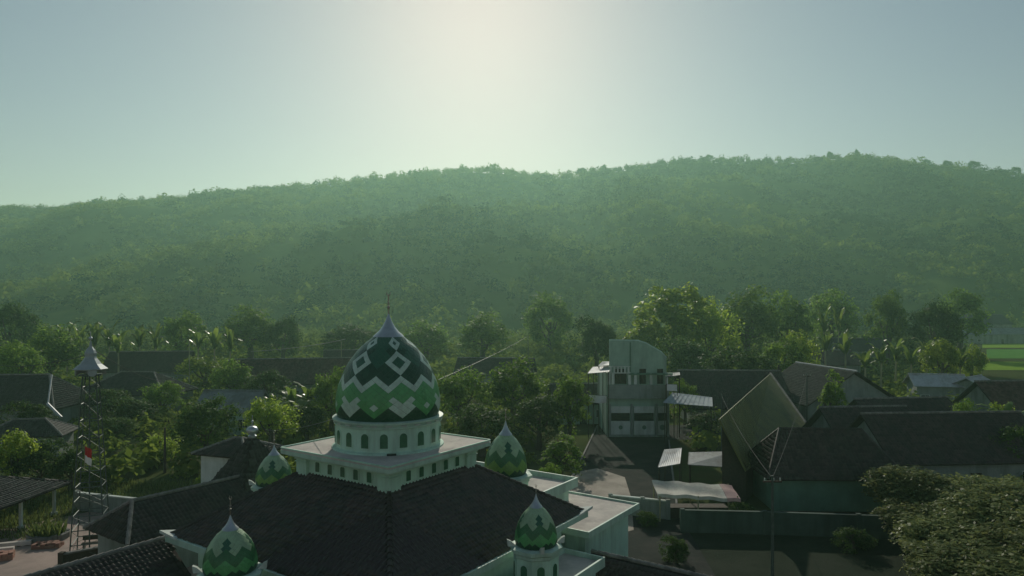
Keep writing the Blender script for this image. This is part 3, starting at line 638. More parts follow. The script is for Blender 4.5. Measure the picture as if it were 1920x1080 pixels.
# ------------------------------------------------------------------ houses of the village
FOOT = []
def house(label, px, Y, rz, w, d, wall, rise, over=.6, wm='grey_wall', tm='clay_dark', hip=False, tiles=True, nwin=3, base=0.0, cat='house', name='house', posts=False, cap='ridge_lit', group=None, X=None, tw=.3, te=.36, hl=1.0):
    h = thing(name, label, cat, ((px-960)/F*Y if X is None else X, Y, base), rz, group); hw, hd = w/2, d/2; FOOT.append((h.location.x, Y, rz, hw+over, hd+over))
    if posts:
        for x in np.linspace(-hw+.4, hw-.4, 4):
            for y in (-hd+.3, hd-.3): MB().box((x, y, wall/2), (.2, .2, wall)).box((x, y, .15), (.36, .36, .3)).build('post', 'white_wall', h)
    else:
        mb = MB().box((0, 0, wall/2), (w, d, wall))
        if not hip:
            for s in (-1, 1):
                x = s*(hw-.01); tri = [(x, -hd, wall), (x, hd, wall), (x, 0, wall+rise*hd/(hd+over)-.05)]; mb.quad(tri if s > 0 else tri[::-1])
        wl = mb.build('wall', wm, h)
        for k in range(nwin):
            x = -hw+w*(k+.5)/nwin
            if k == nwin//2:
                g = MB().box((x, -hd-.03, 1.05), (1.1, .06, 2.1)).box((x, -hd-.07, 1.05), (.92, .04, 1.94), mi=1); g.build('door', ['timber', 'window_dark'], wl)
            else:
                g = MB().box((x, -hd-.03, 1.6), (1.5, .06, 1.3)).box((x-.34, -hd-.065, 1.6), (.6, .03, 1.1), mi=1).box((x+.34, -hd-.065, 1.6), (.6, .03, 1.1), mi=1); g.build('window', ['white_wall', 'window_dark'], wl)
    ew, ed = hw+over, hd+over; zr = wall+rise; ze = wall-.02; r2 = ew-ed*hl if hip else ew; fr = []; mb = MB(); edges = []
    r2 = max(r2, .05)
    qs = [[(-ew, -ed, ze), (ew, -ed, ze), (r2, 0, zr), (-r2, 0, zr)], [(ew, ed, ze), (-ew, ed, ze), (-r2, 0, zr), (r2, 0, zr)]]
    if hip: qs += [[(ew, -ed, ze), (ew, ed, ze), (r2, 0.01, zr), (r2, -.01, zr)], [(-ew, ed, ze), (-ew, -ed, ze), (-r2, -.01, zr), (-r2, .01, zr)]]
    for q in qs: mb.slab(q, .12); fr += tiles_on(q, tw, te)
    r = mb.build('roof', 'roof_under' if tiles else tm, h)
    if tiles:
        v, q = tile_field(fr, tw, te, jit=.016); link('roof_tiles', np_mesh('roof_tiles', v, q, tm), r, kind='stuff')
    else:
        g = MB()                                   # standing ribs of a sheet roof
        for q in qs[:2]:
            a, b, c, e = [Vector(p) for p in q]; n = int((b-a).length/.5)
            for k in range(n+1): g.tube([a.lerp(b, k/n)+Vector((0, 0, .01)), e.lerp(c, k/n)+Vector((0, 0, .01))], .035, 4, cap=False)
        g.build('sheet_ribs', tm, r)
    lines = [((-r2, 0, zr), (r2, 0, zr))]
    if hip: lines += [((s*r2, 0, zr), (s*ew, t*ed, ze)) for s in (-1, 1) for t in (-1, 1)]
    for a, b in lines:
        a, b = Vector(a), Vector(b); n = max(1, int((b-a).length/.5)); c = MB()
        for k in range(n): c.tube([a.lerp(b, k/n)+Vector((0, 0, .06)), a.lerp(b, (k+1.07)/n)+Vector((0, 0, .05))], [.15, .12], 6)
        c.build('ridge_cap', cap, r, True)
    return h
R_ = math.radians
house('wide dark tiled hip-roofed house at the left edge behind the lattice tower', 30, 102, R_(3), 17, 11, 3.4, 4.4, tm='clay_grey', hip=True, hl=.7)
house('small grey tiled outbuilding under the wide hip-roofed house at the left edge', 55, 83, R_(14), 8, 4.6, 2.6, 1.7, tm='clay_grey', hip=True)
house('open pavilion with white posts and dark tiled roof beside the plaza', 0, 53.5, R_(87), 12, 7.4, 2.6, 1.5, posts=True, tm='clay_grey', hip=True, X=-43.2, cat='pavilion', name='pavilion', cap='clay_dark')
house('low grey roofed house just right of the lattice tower top', 258, 119, R_(-6), 15, 9, 3.2, 3.4, tm='clay_grey', hip=True)
house('dark roofed house behind the banana row on the left', 285, 158, R_(8), 17, 10, 3.4, 4.2, tm='clay_dark')
house('long dark roofed house left of the main dome', 560, 134, R_(12), 25, 11, 3.4, 4.4, tm='clay_brown')
house('dark roofed house whose ridge ends just left of the dome', 690, 168, R_(14), 20, 10, 3.4, 4.0, tm='clay_dark')
house('small pale-roofed house right behind the dark round tree', 440, 99, R_(-4), 8, 6, 3.2, 2.6, wm='sage_wall', tm='grey_sheet', tiles=False, cap='grey_sheet')
house('small white-walled house behind the pyramid roof with silver ball', 448, 67, R_(-20), 5.2, 4.4, 3.9, 1.2, wm='white_wall', tm='clay_dark', hip=True, nwin=1)
house('long tiled hall left of the mosque, parallel to its wing', 0, 49.9, R_(55.6), 11, 4.6, 2.9, 1.9, tm='clay_dark', X=-23.3, hl=.6, hip=True)
house('gabled house with pale verge boards and sheet roof, right of the olive roof', 1545, 108, R_(98), 15, 14.5, 3.6, 4.9, tm='clay_grey', wm='grey_wall', nwin=3, cap='pale_sheet')
house('small pale sheet-roofed shed left of the rice fields', 1755, 124, R_(-12), 8, 5, 3.8, 1.9, tm='pale_sheet', tiles=False, cap='pale_sheet', wm='grey_wall')
house('pale sheet-roofed shed next to the rice field corner', 1826, 122, R_(38), 6.4, 5.2, 3.8, 1.7, tm='pale_sheet', tiles=False, cap='pale_sheet', wm='grey_wall')
house('brown tiled house at the right edge below the rice fields', 1900, 101, R_(5), 11, 8, 3.3, 3.7, tm='clay_brown')
house('broad dark tiled house behind the leafy grove on the right', 1765, 70, R_(4), 16, 9.5, 3.1, 4.0, tm='clay_dark')
house('dark tiled house between the gabled house and the broad house on the right', 1690, 88, R_(8), 12, 8, 3.0, 3.2, tm='clay_dark')
house('far grey-roofed house on the hill foot above the rice fields', 1835, 366, R_(6), 26, 14, 5, 5, base=float(hill_z(250, 366))+1, tm='clay_grey', tiles=False, wm='grey_wall')
house('far long sheet-roofed shed at the top of the rice fields', 1862, 338, R_(4), 36, 12, 4.5, 3.0, tm='grey_sheet', tiles=False, wm='grey_wall')
house('far roofed house among the banana plants on the right', 1605, 214, R_(-10), 13, 9, 4.5, 3.6, tm='clay_grey', tiles=False)
house('far brown-roofed house below the tall trees on the right', 1560, 172, R_(15), 10, 8, 3.6, 3.4, tm='clay_brown', tiles=False)
house('dark tiled house behind the trees right of the main dome', 930, 150, R_(-8), 16, 9, 3.3, 3.4, tm='clay_dark')
house('dark roofed house between the two-storey house and the olive roof', 1366, 110, R_(-3), 15, 15, 2.7, 5.0, tm='clay_dark')
house('dark tiled house squeezed between the olive roof and the broad house on the right', 1618, 79, R_(6), 9.5, 7.5, 3.0, 3.4, tm='clay_dark')
house('small tiled house at the left of the two-storey house', 1085, 108, R_(6), 8, 7, 3.2, 2.6, tm='clay_dark', wm='sage_wall')
# house B: green walled, very dark roof, right of the pole
house('green-walled house with a broad dark tiled roof behind the utility pole', 0, 63.4, R_(-2), 11.0, 6.8, 2.9, 3.7, tm='clay_dark', wm='green_wall', X=28.6, hip=True, hl=.6, cap='clay_dark', nwin=0)

gt = thing('gutter', 'pale bent gutter pipe lying on the wide hip roof at the left edge', 'gutter', P(96, 705, 102))
g0 = P(96, 705, 102); MB().tube([P(97, 703, 102)-g0, P(90, 756, 96.8)-g0], .11, 6).build('pipe', 'pale_sheet', gt)
MB().tube([P(89, 757, 96.6)-g0, P(115, 783, 94.6)-g0], .2, 6).build('trough', 'pale_sheet', gt)

# house A: steep olive sheet roof on a tall shed, seen from its near corner
ha = thing('shed', 'tall shed with a steep olive-coloured roof slope and pale verge beyond the utility pole', 'shed', (26, 75, 0))
hb0 = Vector((26, 75, 0)); c1, c2 = Vector((21.5, 62.7, 2.9))-hb0, Vector((38.0, 88.3, 2.9))-hb0; r1, r2 = Vector((18.6, 61.2, 7.9))-hb0, Vector((39.0, 103.0, 7.9))-hb0
FOOT.append((28, 78, R_(58), 24, 6))
rA = MB()
rA.slab([c1, c2, r2], .12).slab([c1, r2, r1], .12); rA = rA.build('roof', 'olive_sheet', ha)
g = MB()
for k in range(49): g.tube([c1.lerp(c2, k/48)+Vector((0, 0, .03)), r1.lerp(r2, k/48)+Vector((0, 0, .03))], .03, 4, cap=False)
g.build('sheet_ribs', 'olive_sheet', rA)
g = MB()
for a, b in ((c2, r2),): g.tube([a+Vector((0, 0, .06)), b+Vector((0, 0, .06))], .16, 6)
g.build('verge_cap', 'ridge_lit', rA)
g = MB(); o = Vector((0, 0, -.15)); f = lambda p, z=-.05: Vector((p.x, p.y, z)); q1, q2 = c1.lerp(c2, .03).lerp(r1, .08), c2.lerp(r2, .08); t1, t2 = r1.lerp(r2, .03), r2.lerp(r1, .01)
g.quad([f(t2), f(t1), t1+o, t2+o]); g.quad([f(t1), f(q1), q1+o, t1+o]); g.quad([f(q1), f(q2), q2+o, q1+o]); g.quad([f(q2), f(t2), t2+o, q2+o])
g.build('wall', 'timber', ha)

# pyramid-roofed pavilion with a silver ball, behind the mosque's left end
pv = thing('pavilion', 'steep dark pyramid roof topped with a silver ball beside the mosque', 'pavilion', ((473-960)/F*55, 55, 0), R_(55))
pr = MB(); fr = []
for k in range(4):
    rot = Matrix.Rotation(math.pi/2*k, 4, 'Z'); q = [rot @ Vector(p) for p in ((-2.9, -2.9, 2.9), (2.9, -2.9, 2.9), (.22, -.22, 7.5), (-.22, -.22, 7.5))]; pr.quad(q); fr += tiles_on(q, .3, .36)
pr = pr.build('roof', 'roof_under', pv); v, q = tile_field(fr, .3, .36); link('roof_tiles', np_mesh('roof_tiles', v, q, 'clay_grey'), pr, kind='stuff')
for sx in (-1, 1):
    for sy in (-1, 1): MB().box((sx*2.3, sy*2.3, 1.45), (.3, .3, 2.9)).build('post', 'white_wall', pv)
MB().lathe([(.30, 7.45), (.34, 7.6), (.2, 7.72)], 16).lathe([(.46*math.sin(math.pi*t/12)+.003, 8.05-.34*math.cos(math.pi*t/12)) for t in range(13)], 20).tube([(0, 0, 8.3), (0, 0, 9.25)], .03, 6).lathe([(.10*math.sin(math.pi*t/8)+.003, 8.75-.10*math.cos(math.pi*t/8)) for t in range(9)], 10).build('ball_finial', 'zinc', pv, True)

# two-storey house with a curved gable
S = 95/F
H2 = thing('two_storey_house', 'two-storey pale green house with curved top gable and panelled ground floor', 'house', ((1196-960)*S, 95, 0))
lx = lambda px: (px-1196)*S
lz = lambda py: (818-py)*S*1.0
wl = MB().box((lx(1194), 5, lz(700)/2), (lx(1250)-lx(1138), 10, lz(700))).build('wall', 'sage_wall', H2)
gp = [(lx(1143), 0), (lx(1250), 0), (lx(1250), lz(672)-lz(700)), (lx(1240), lz(661)-lz(700)), (lx(1226), lz(653)-lz(700)), (lx(1212), lz(645)-lz(700)), (lx(1197), lz(640)-lz(700)), (lx(1143), lz(639)-lz(700))]
mb = MB(); plaque(mb, gp, (0, .45, lz(700)), (1, 0, 0), (0, 0, 1), (0, -1, 0), 0, .35); plaque(mb, gp[::-1], (0, .45, lz(700)), (1, 0, 0), (0, 0, 1), (0, 1, 0), -.001, .0); gable = mb.build('gable', 'sage_wall', H2)
MB().box((lx(1182), .06, lz(670)), (.16, .12, lz(643)-lz(698))).build('gable_strip', 'green_wall', gable)
mb = MB()
for a, b in zip(gp[2:], gp[3:]): mb.tube([(a[0], .27, lz(700)+a[1]+.03), (b[0], .27, lz(700)+b[1]+.03)], .14, 6)
mb.build('coping', 'mint_trim', gable)
MB().box((lx(1218), -.25, lz(701)), (lx(1262)-lx(1180), 1.1, .22)).build('balcony_canopy', 'green_wall', H2)
fz = MB().box((lx(1160), -.62, lz(699)), (lx(1181)-lx(1141), .16, .14)).box((lx(1160), -.62, lz(687)), (lx(1181)-lx(1141), .16, .12)).build('frieze_rail', 'white_wall', H2)
for k in range(6): MB().box((lx(1144+k*6.6), -.62, lz(693)), (.22, .12, lz(687)-lz(699)-.13)).build('baluster', 'white_wall', fz)
MB().box((lx(1196), -.55, lz(733)), (lx(1252)-lx(1139), .18, lz(722)-lz(745))).box((lx(1196), -.3, lz(746)), (lx(1254)-lx(1137), .8, .2)).build('balcony_parapet', 'grey_wall', H2)
for x0, x1 in ((1153, 1174), (1199, 1211), (1232, 1243)):
    MB().box((lx((x0+x1)/2), -.04, lz(706)), (lx(x1)-lx(x0), .1, lz(692)-lz(720))).box((lx((x0+x1)/2), -.1, lz(706)), (.08, .04, lz(692)-lz(720)), mi=1).build('opening', ['window_dark', 'timber'], wl)
for px in (1141, 1148, 1179, 1190, 1219, 1248): MB().box((lx(px), -.5, lz(710)), (.38, .3, lz(700)-lz(721))).build('column', 'white_wall', H2)
for x0, x1 in ((1145, 1181), (1188, 1226), (1233, 1249)):
    c, w = lx((x0+x1)/2), lx(x1)-lx(x0)
    p = MB().box((c, -.2, lz(802)), (w, .3, lz(789)-lz(814))).box((c, -.2, lz(768)), (w, .3, lz(762)-lz(774))).build('shop_panel', 'white_wall', H2)
    MB().box((c, -.1, lz(782)), (w*.94, .2, lz(774.5)-lz(788.5))).build('shop_opening', 'window_dark', p)
    e = MB(); r = .30 if w > 2 else .4; plaque(e, [(r*math.cos(a), r*math.sin(a)) for a in np.linspace(0, 2*math.pi, 9)[:-1]], (c, -.35, lz(801)), (1, 0, 0), (0, 0, 1), (0, -1, 0), 0, .04); e.build('emblem', 'green_wall', p)
MB().box((lx(1196), -.25, lz(816.5)), (lx(1254)-lx(1139), .9, .22)).build('step', 'grey_wall', H2)
for px in (1143, 1184, 1229.5, 1252): MB().box((lx(px), -.3, lz(786)), (.24, .34, lz(757)-lz(815))).build('pilaster', 'grey_wall', H2)
# lean-to roofs and cloths hung beside it
def sheet_roof(label, pts, mat, name='awning', cat='awning', posts=(), ribs=10, t=.05, group=None):
    c = sum((Vector(p) for p in pts), Vector())/len(pts); base = Vector((c.x, c.y, 0)); th = thing(name, label, cat, base, 0, group)
    q = [Vector(p)-base for p in pts]; MB().slab(q, t).build('sheet', mat, th); g = MB()
    for k in range(ribs+1): g.tube([q[0].lerp(q[1], k/ribs)+Vector((0, 0, .015)), q[3].lerp(q[2], k/ribs)+Vector((0, 0, .015))], .03, 4, cap=False)
    g.build('corrugation', mat, th)
    for p in q[:4] if posts == () else posts:
        p = Vector(p); MB().tube([(p.x*.94, p.y*.94, -.02), (p.x*.94, p.y*.94, p.z-.03)], .06, 6).build('post', 'timber', th)
    return th
sheet_roof('pale sheet awning at the left eave of the two-storey house', [P(1102, 700, 94), P(1142, 697, 94), P(1146, 686, 97), P(1112, 688, 97)], 'pale_sheet')
sheet_roof('small pale awning just above the left eave awning of the two-storey house', [P(1122, 686, 96), P(1150, 684, 96), P(1146, 678, 98), P(1130, 678, 98)], 'pale_sheet')
sheet_roof('grey green sheet awning at the right eave of the two-storey house', [P(1248, 707, 94), P(1275, 703, 94), P(1274, 698, 97), P(1250, 700, 97)], 'grey_sheet')
sheet_roof('curved grey porch roof at the right of the two-storey house', [P(1243, 755, 90), P(1336, 762, 90), P(1335, 745, 94), P(1262, 736, 94)], 'zinc_dull')
sheet_roof('pale corrugated awning catching the sun beside the dark road', [P(1234, 876, 66), P(1275, 869, 66), P(1278, 840, 70), P(1246, 843, 70)], 'pale_sheet')
sheet_roof('long grey sheet roof of the stall right of the pale awning', [P(1290, 871, 66), P(1382, 877, 66), P(1380, 846, 70), P(1292, 848, 70)], 'grey_sheet')
def cloth(label, name, cat, p0, p1, drop, mat, wav=.12, seed=0):
    p0, p1 = Vector(p0), Vector(p1); b = Vector(((p0.x+p1.x)/2, (p0.y+p1.y)/2, 0)); th = thing(name, label, cat, b); mb = MB(); n, m = 14, 5; r = random.Random(seed); dv = (p1-p0)
    nr = Vector((dv.y, -dv.x, 0)).normalized()
    for j in range(m+1):
        for i in range(n+1):
            u, w = i/n, j/m; p = p0.lerp(p1, u)+Vector(drop)*w+nr*(math.sin(u*9+w*2+seed)*wav*w)-Vector((0, 0, .25*wav*math.sin(math.pi*u))); mb.v.append(tuple(p-b))
    for j in range(m):
        for i in range(n): a = j*(n+1)+i; mb.f.append((a, a+1, a+n+2, a+n+1)); mb.m.append(0)
    mb.build('cloth', mat, th, True); MB().tube([p0-b, p1-b], .025, 5).build('line', 'black_cable', th)
    for p in (p0, p1): MB().tube([(p.x-b.x, p.y-b.y, -.02), p-b], .035, 5).build('post', 'timber', th)
    return th
cloth('white cloths on a line left of the two-storey house', 'washing_line', 'washing line', P(1104, 740, 92), P(1138, 742, 92), (0, 0, -1.0), 'white_cloth', .2, 1)
cloth('bright white cloth hanging under the right awning of the two-storey house', 'hanging_cloth', 'cloth', P(1250, 720, 93), P(1270, 721, 93), (0, 0, -.9), 'white_cloth', .1, 2)
# roadside stall under a stretched tarpaulin
st = thing('stall', 'roadside stall under a long cream tarpaulin with a pink end strip', 'stall', (15.6, 58.5, 0))
def tarp(u0, u1, mat, nm):
    mb = MB(); n, m = 16, 6
    for j in range(m+1):
        for i in range(n+1):
            u = u0+(u1-u0)*i/n; w = j/m; x = -3.4+6.9*u; mb.v.append((x, -1.2+2.3*w-.25*u, 2.25+.55*w+.05*math.sin(u*22+w)+.05*math.sin(w*7+u*5)-.12*math.sin(math.pi*w)*(0.6+.4*math.sin(u*13))-.25*u))
    for j in range(m):
        for i in range(n): a = j*(n+1)+i; mb.f.append((a, a+1, a+n+2, a+n+1)); mb.m.append(0)
    k = n+1; base = len(mb.v)
    for i in range(n+1): x, y, z = mb.v[i]; mb.v.append((x, y-.05, z-.28))
    for i in range(n): mb.f.append((base+i, base+i+1, i+1, i)); mb.m.append(0)
    mb.build(nm, mat, st, True)
tarp(0, .84, 'tarp_cream', 'tarpaulin'); tarp(.842, 1, 'tarp_pink', 'end_strip')
for x in (-3.2, 0, 3.3):
    for y in (-1.3, 1.2): MB().tube([(x, y, -.02), (x, y, 2.15 if y < 0 else 2.5)], .06, 6).build('post', 'bamboo', st)
MB().box((0, .2, .45), (5.6, 1.2, .9)).build('counter', 'timber', st)

# ------------------------------------------------------------------ lattice tower with loudspeakers
TX, TY = (170-960)/F*49.5, 49.5
tw = thing('lattice_tower', 'slender steel lattice tower with zinc cap and loudspeakers beside the plaza', 'tower', (TX, TY, 0), R_(20))
wat = lambda z: 1.10-.052*z
legs = []
for sx, sy in ((1, 1), (-1, 1), (-1, -1), (1, -1)):
    MB().tube([(sx*wat(0), sy*wat(0), -.05), (sx*wat(13.0), sy*wat(13.0), 13.0)], .045, 6).build('leg', 'steel_paint', tw)
zs = [0.1, 1.1, 2.1, 3.1, 4.1, 5.1, 6.25, 7.4, 8.6, 9.8, 11.0, 12.2, 13.0]
for k, z in enumerate(zs):
    w = wat(z); mb = MB(); cs = [(w, w, z), (-w, w, z), (-w, -w, z), (w, -w, z)]
    for a in range(4): mb.tube([cs[a], cs[(a+1) % 4]], .035, 5)
    mb.build('ring', 'steel_paint', tw)
    if k < len(zs)-1:
        z2 = zs[k+1]; w2 = wat(z2); c2_ = [(w2, w2, z2), (-w2, w2, z2), (-w2, -w2, z2), (w2, -w2, z2)]; mb = MB()
        for a in range(4): mb.tube([cs[a], c2_[(a+1) % 4]] if k % 2 else [cs[(a+1) % 4], c2_[a]], .014, 4)
        mb.build('brace', 'steel_paint', tw)
MB().box((0, 0, 13.06), (1.3, 1.3, .1)).build('platform', 'steel_paint', tw)
tc = MB().lathe([(1.08, 13.45), (1.12, 13.5), (.7, 13.85), (.42, 14.25), (.36, 14.4), (.40, 14.62), (.30, 14.85), (.12, 15.1), (.05, 15.5)], 8).build('cap', 'zinc_dull', tw)
MB().tube([(0, 0, 15.4), (0, 0, 16.2)], .03, 6).lathe([(.13*math.sin(math.pi*t/8)+.003, 15.7-.13*math.cos(math.pi*t/8)) for t in range(9)], 10).build('finial', 'zinc', tc)
for k in range(4):
    an = math.pi/2*k+.3; o = Vector((math.cos(an), math.sin(an), 0)); p = o*.5+Vector((0, 0, 13.3)); mb = MB(); mb.tube([p-o*.2, p+o*.1, p+o*.32, p+o*.46], [.07, .10, .20, .30], 12); mb.build('loudspeaker', 'zinc_dull', tw, True)
MB().tube([(.0, -.35, -.05), (.0, -.35, 13)], .05, 6).build('cable_duct', 'steel_paint', tw)
fl = thing('flag', 'small limp red and white flag tied to the lattice tower', 'flag', (TX+.15, TY-.95, 6.3))
MB().tube([(0, 0, 0), (0.02, 0, 1.9)], .018, 5).build('pole', 'bamboo', fl)
for z0, z1, m in ((1.15, 1.8, 'red_cloth'), (.62, 1.15, 'white_cloth')):
    mb = MB(); n = 6
    for j, z in enumerate((z0, z1)):
        for i in range(n+1): mb.v.append((.02+.09*i*(1-.12*(1-j)), .05*math.sin(i*1.7+j), z-.05*i))
    for i in range(n): mb.f.append((i, i+1, n+2+i, n+1+i)); mb.m.append(0)
    mb.build('red_stripe' if m == 'red_cloth' else 'white_stripe', m, fl, True)

# ------------------------------------------------------------------ walls, poles, cables
def wall_run(label, pts, h, mat, capm, name='boundary_wall', t=.18):
    c = Vector((sum(p[0] for p in pts)/len(pts), sum(p[1] for p in pts)/len(pts), 0)); th = thing(name, label, 'wall', c)
    for a, b in zip(pts, pts[1:]):
        a, b = Vector((*a, 0))-c, Vector((*b, 0))-c; L = (b-a).length; an = math.atan2(b.y-a.y, b.x-a.x); m = (a+b)/2
        MB().box((m.x, m.y, h/2), (L, t, h), an).build('panel', mat, th); MB().box((m.x, m.y, h+.05), (L+.1, t+.14, .1), an).build('coping', capm, th)
    for p in pts: p = Vector((*p, 0))-c; MB().box((p.x, p.y, (h+.18)/2), (.34, .34, h+.18)).build('pier', mat, th)
    return th
wall_run('low wall with pale coping between the mosque porch and the stall', [(8.6, 59.6), (11.2, 58.6), (13.2, 57.8)], 1.5, 'grey_wall', 'white_wall')
wall_run('dark garden wall running right from the stall below the green-walled house', [(13.6, 54.5), (20, 54.0), (27, 53.2), (31, 52.6)], 1.7, 'dark_wall', 'dark_wall')
wall_run('low pale-capped wall across the plaza behind the lattice tower', [(-38.6, 60.5), (-35.2, 59.4), (-31.2, 58.2)], 1.5, 'grey_wall', 'white_wall')
wall_run('short dark wall at the plaza edge beside the tower foot', [(-31.4, 47.6), (-27.6, 50.6)], .7, 'timber', 'stone_grey')
def pole(label, X, Y, h, r=.11, mat='steel_paint', arm=True):
    th = thing('utility_pole', label, 'pole', (X, Y, 0)); MB().tube([(0, 0, -.1), (0.01, 0, h*.5), (0, 0, h)], [r, r*.85, r*.65], 8).build('shaft', mat, th, True)
    if arm:
        MB().box((0, 0, h-.35), (1.1, .08, .09)).build('crossarm', 'timber', th)
        for s in (-.45, 0.08, .45): MB().lathe([(.03, h-.3), (.05, h-.24), (.025, h-.18), (.04, h-.14)], 8, (s, 0)).build('insulator', 'white_wall', th)
    return Vector((X, Y, h-.15))
p1 = pole('thin grey utility pole standing in the right foreground', 15.1, 39.6, 8.2)
p2 = pole('utility pole beyond the stall, left of the olive roof', P(1353, 0, 75).x, 75, 8.4, arm=False)
p3 = pole('far utility pole above the ridge of the olive-roofed house', P(1513, 0, 92).x, 92, 9.0)
p4 = pole('slim pale pole by the bushes left of the pyramid roof', P(309, 0, 74).x, 74, 4.9, .16, 'bark', False)
p5 = pole('slim light pole above the yellow flat-topped tree', P(355, 0, 140).x, 140, 11.2, .12, 'bamboo', False)
p6 = pole('leaning light pole beside the dark roof left of the dome', P(640, 0, 150).x, 150, 10.4, .1, 'bamboo', False)
pole('slim far pole carrying the pale cable that rises from the main dome', P(990, 0, 120).x, 120, 13.0, .08, 'steel_paint', False)
def cable(label, a, b, sag, r=.018, mat='black_cable'):
    a, b = Vector(a), Vector(b); n = 14; mb = MB(); c = (a+b)/2; mb.tube([a.lerp(b, k/n)-Vector((0, 0, sag*4*(k/n)*(1-k/n)))-c for k in range(n+1)], r, 4)
    o = mb.build('cable', mat, None); o.location = c; o['label'] = label; o['category'] = 'cable'; return o
cable('overhead cable from the foreground pole to the pole left of the olive roof', p1, p2, .5, .014, 'black_cable')
cable('overhead cable from the foreground pole towards the far pole over the olive roof', p1, p3, .8, .014, 'black_cable')
cable('pale cable from the left of the main drum to the pyramid roof', P(632, 783, 39.4), P(497, 806, 54.5), .25, .02, 'pale_cable')
cable('pale cable running up right from the main dome over the trees', P(822, 712, 39.9), P(990, 630, 120), .2, .009, 'pale_cable')
cable('cable passing the lattice tower cap towards the grey-roofed house', P(175, 655, 49.5), P(330, 712, 112), 1.0, .03)
cable('cable left of the tower cap running to the left edge', P(165, 665, 49.5), P(-40, 676, 90), .8, .03)
cable('pale cable across the roofs left of the dome', P(470, 659, 130), P(648, 636, 150), .4, .05, 'pale_cable')

# ------------------------------------------------------------------ small things on and round the plaza
def pile(label, X, Y, nx_, ny_, nz_, rz, mat='brick_red', bs=(.30, .16, .12)):
    th = thing('brick_stack', label, 'bricks', (X, Y, 0), rz); mb = MB(); r = random.Random(int(X*10))
    for k in range(nz_):
        for i in range(nx_):
            for j in range(ny_):
                if k == nz_-1 and r.random() < .4: continue
                mb.box(((i-nx_/2)*bs[0]*1.06+r.uniform(-.02, .02), (j-ny_/2)*bs[1]*1.1+r.uniform(-.01, .01), .06+k*bs[2]*1.03), bs, r.uniform(-.06, .06))
    mb.build('bricks', mat, th, kind='stuff'); return th
pile('stack of red bricks on the plaza behind the near pavilion post', -36.6, 48.6, 7, 6, 4, .5)
pile('smaller stack of red bricks beside the planter with the pole', -34.6, 51.2, 6, 5, 3, .2)
for k, (X, Y, lab) in enumerate(((-38.2, 49.6, 'grey concrete beam lying by the brick stack, nearer one'), (-37.9, 51.0, 'grey concrete beam lying behind the brick stack'), (-37.2, 46.6, 'pale concrete beam lying at the left edge in front of the brick stack'))):
    b = MB().box((0, 0, .22), (3.4, .34, .3), .35).box((-1.2, -.4, .05), (.3, .3, .1)).box((1.1, .4, .05), (.3, .3, .1)).build('concrete_beam', 'slab_concrete', None); b.location = (X, Y, 0); b['label'] = lab; b['category'] = 'beam'
pt = thing('planter', 'round stone planter with tall grass at the plaza corner', 'planter', (-36.0, 53.0, 0))
mb = MB(); r = random.Random(4)
for k in range(26):
    an = 2*math.pi*k/26; mb.box((1.25*math.cos(an), 1.1*math.sin(an), .22), (.36, .34, .44+r.uniform(-.08, .12)), an+r.uniform(-.3, .3))
mb.build('kerb_stones', 'stone_grey', pt); MB().lathe([(1.2, 0), (1.15, .3), (.9, .36)], 20).build('soil', 'timber', pt)
def blades(x0, x1, y0, y1, n, h, seed, fn=None):
    r = np.random.default_rng(seed); p = np.stack([r.uniform(x0, x1, n), r.uniform(y0, y1, n), np.zeros(n)], -1)
    if fn is not None: p = p[fn(p[:, 0], p[:, 1])]
    n = len(p); an = r.uniform(0, 6.28, n); hh = h*(.5+r.random(n)); w = .05*(h/.4); lean = r.normal(0, .3, (n, 2))*hh[:, None]
    d = np.stack([np.cos(an), np.sin(an), np.zeros(n)], -1)*w; top = p+np.concatenate([lean, hh[:, None]], 1)
    v = np.stack([p-d, p+d, top+d*.3, top-d*.3], 1).reshape(-1, 3); return v, np.arange(4*n).reshape(n, 4)
v, q = blades(-1.1, 1.1, -1, 1, 700, .8, 3, lambda x, y: x*x+y*y < 1.1); link('tall_grass', np_mesh('tall_grass', v, q, 'grass_blade'), pt, kind='stuff')
v, q = blades(-52, -31.5, 52.5, 70, 9000, .35, 5, lambda x, y: (x < -37.2-(y-56)*.25) | (y > 61)); link('grass', np_mesh('grass', v, q, 'grass_blade'), None, kind='stuff', label='rough grass round the plaza and under the bushes', category='grass')
v, q = blades(-30, -14, 62, 92, 9000, .4, 6); link('grass', np_mesh('grass', v, q, 'grass_blade'), None, kind='stuff', label='rough grass between the pyramid roof and the round tree', category='grass')
bn = thing('bench', 'weathered bench by the foot of the lattice tower', 'bench', (-31.0, 50.8, 0), R_(15))
MB().box((0, 0, .45), (1.8, .45, .07)).build('seat', 'timber', bn); MB().box((0, .22, .8), (1.8, .05, .35), 0).build('backrest', 'timber', bn)
for s in (-.75, .75): MB().box((s, 0, .21), (.07, .4, .42)).box((s, .22, .5), (.07, .05, .9)).build('leg', 'steel_paint', bn)

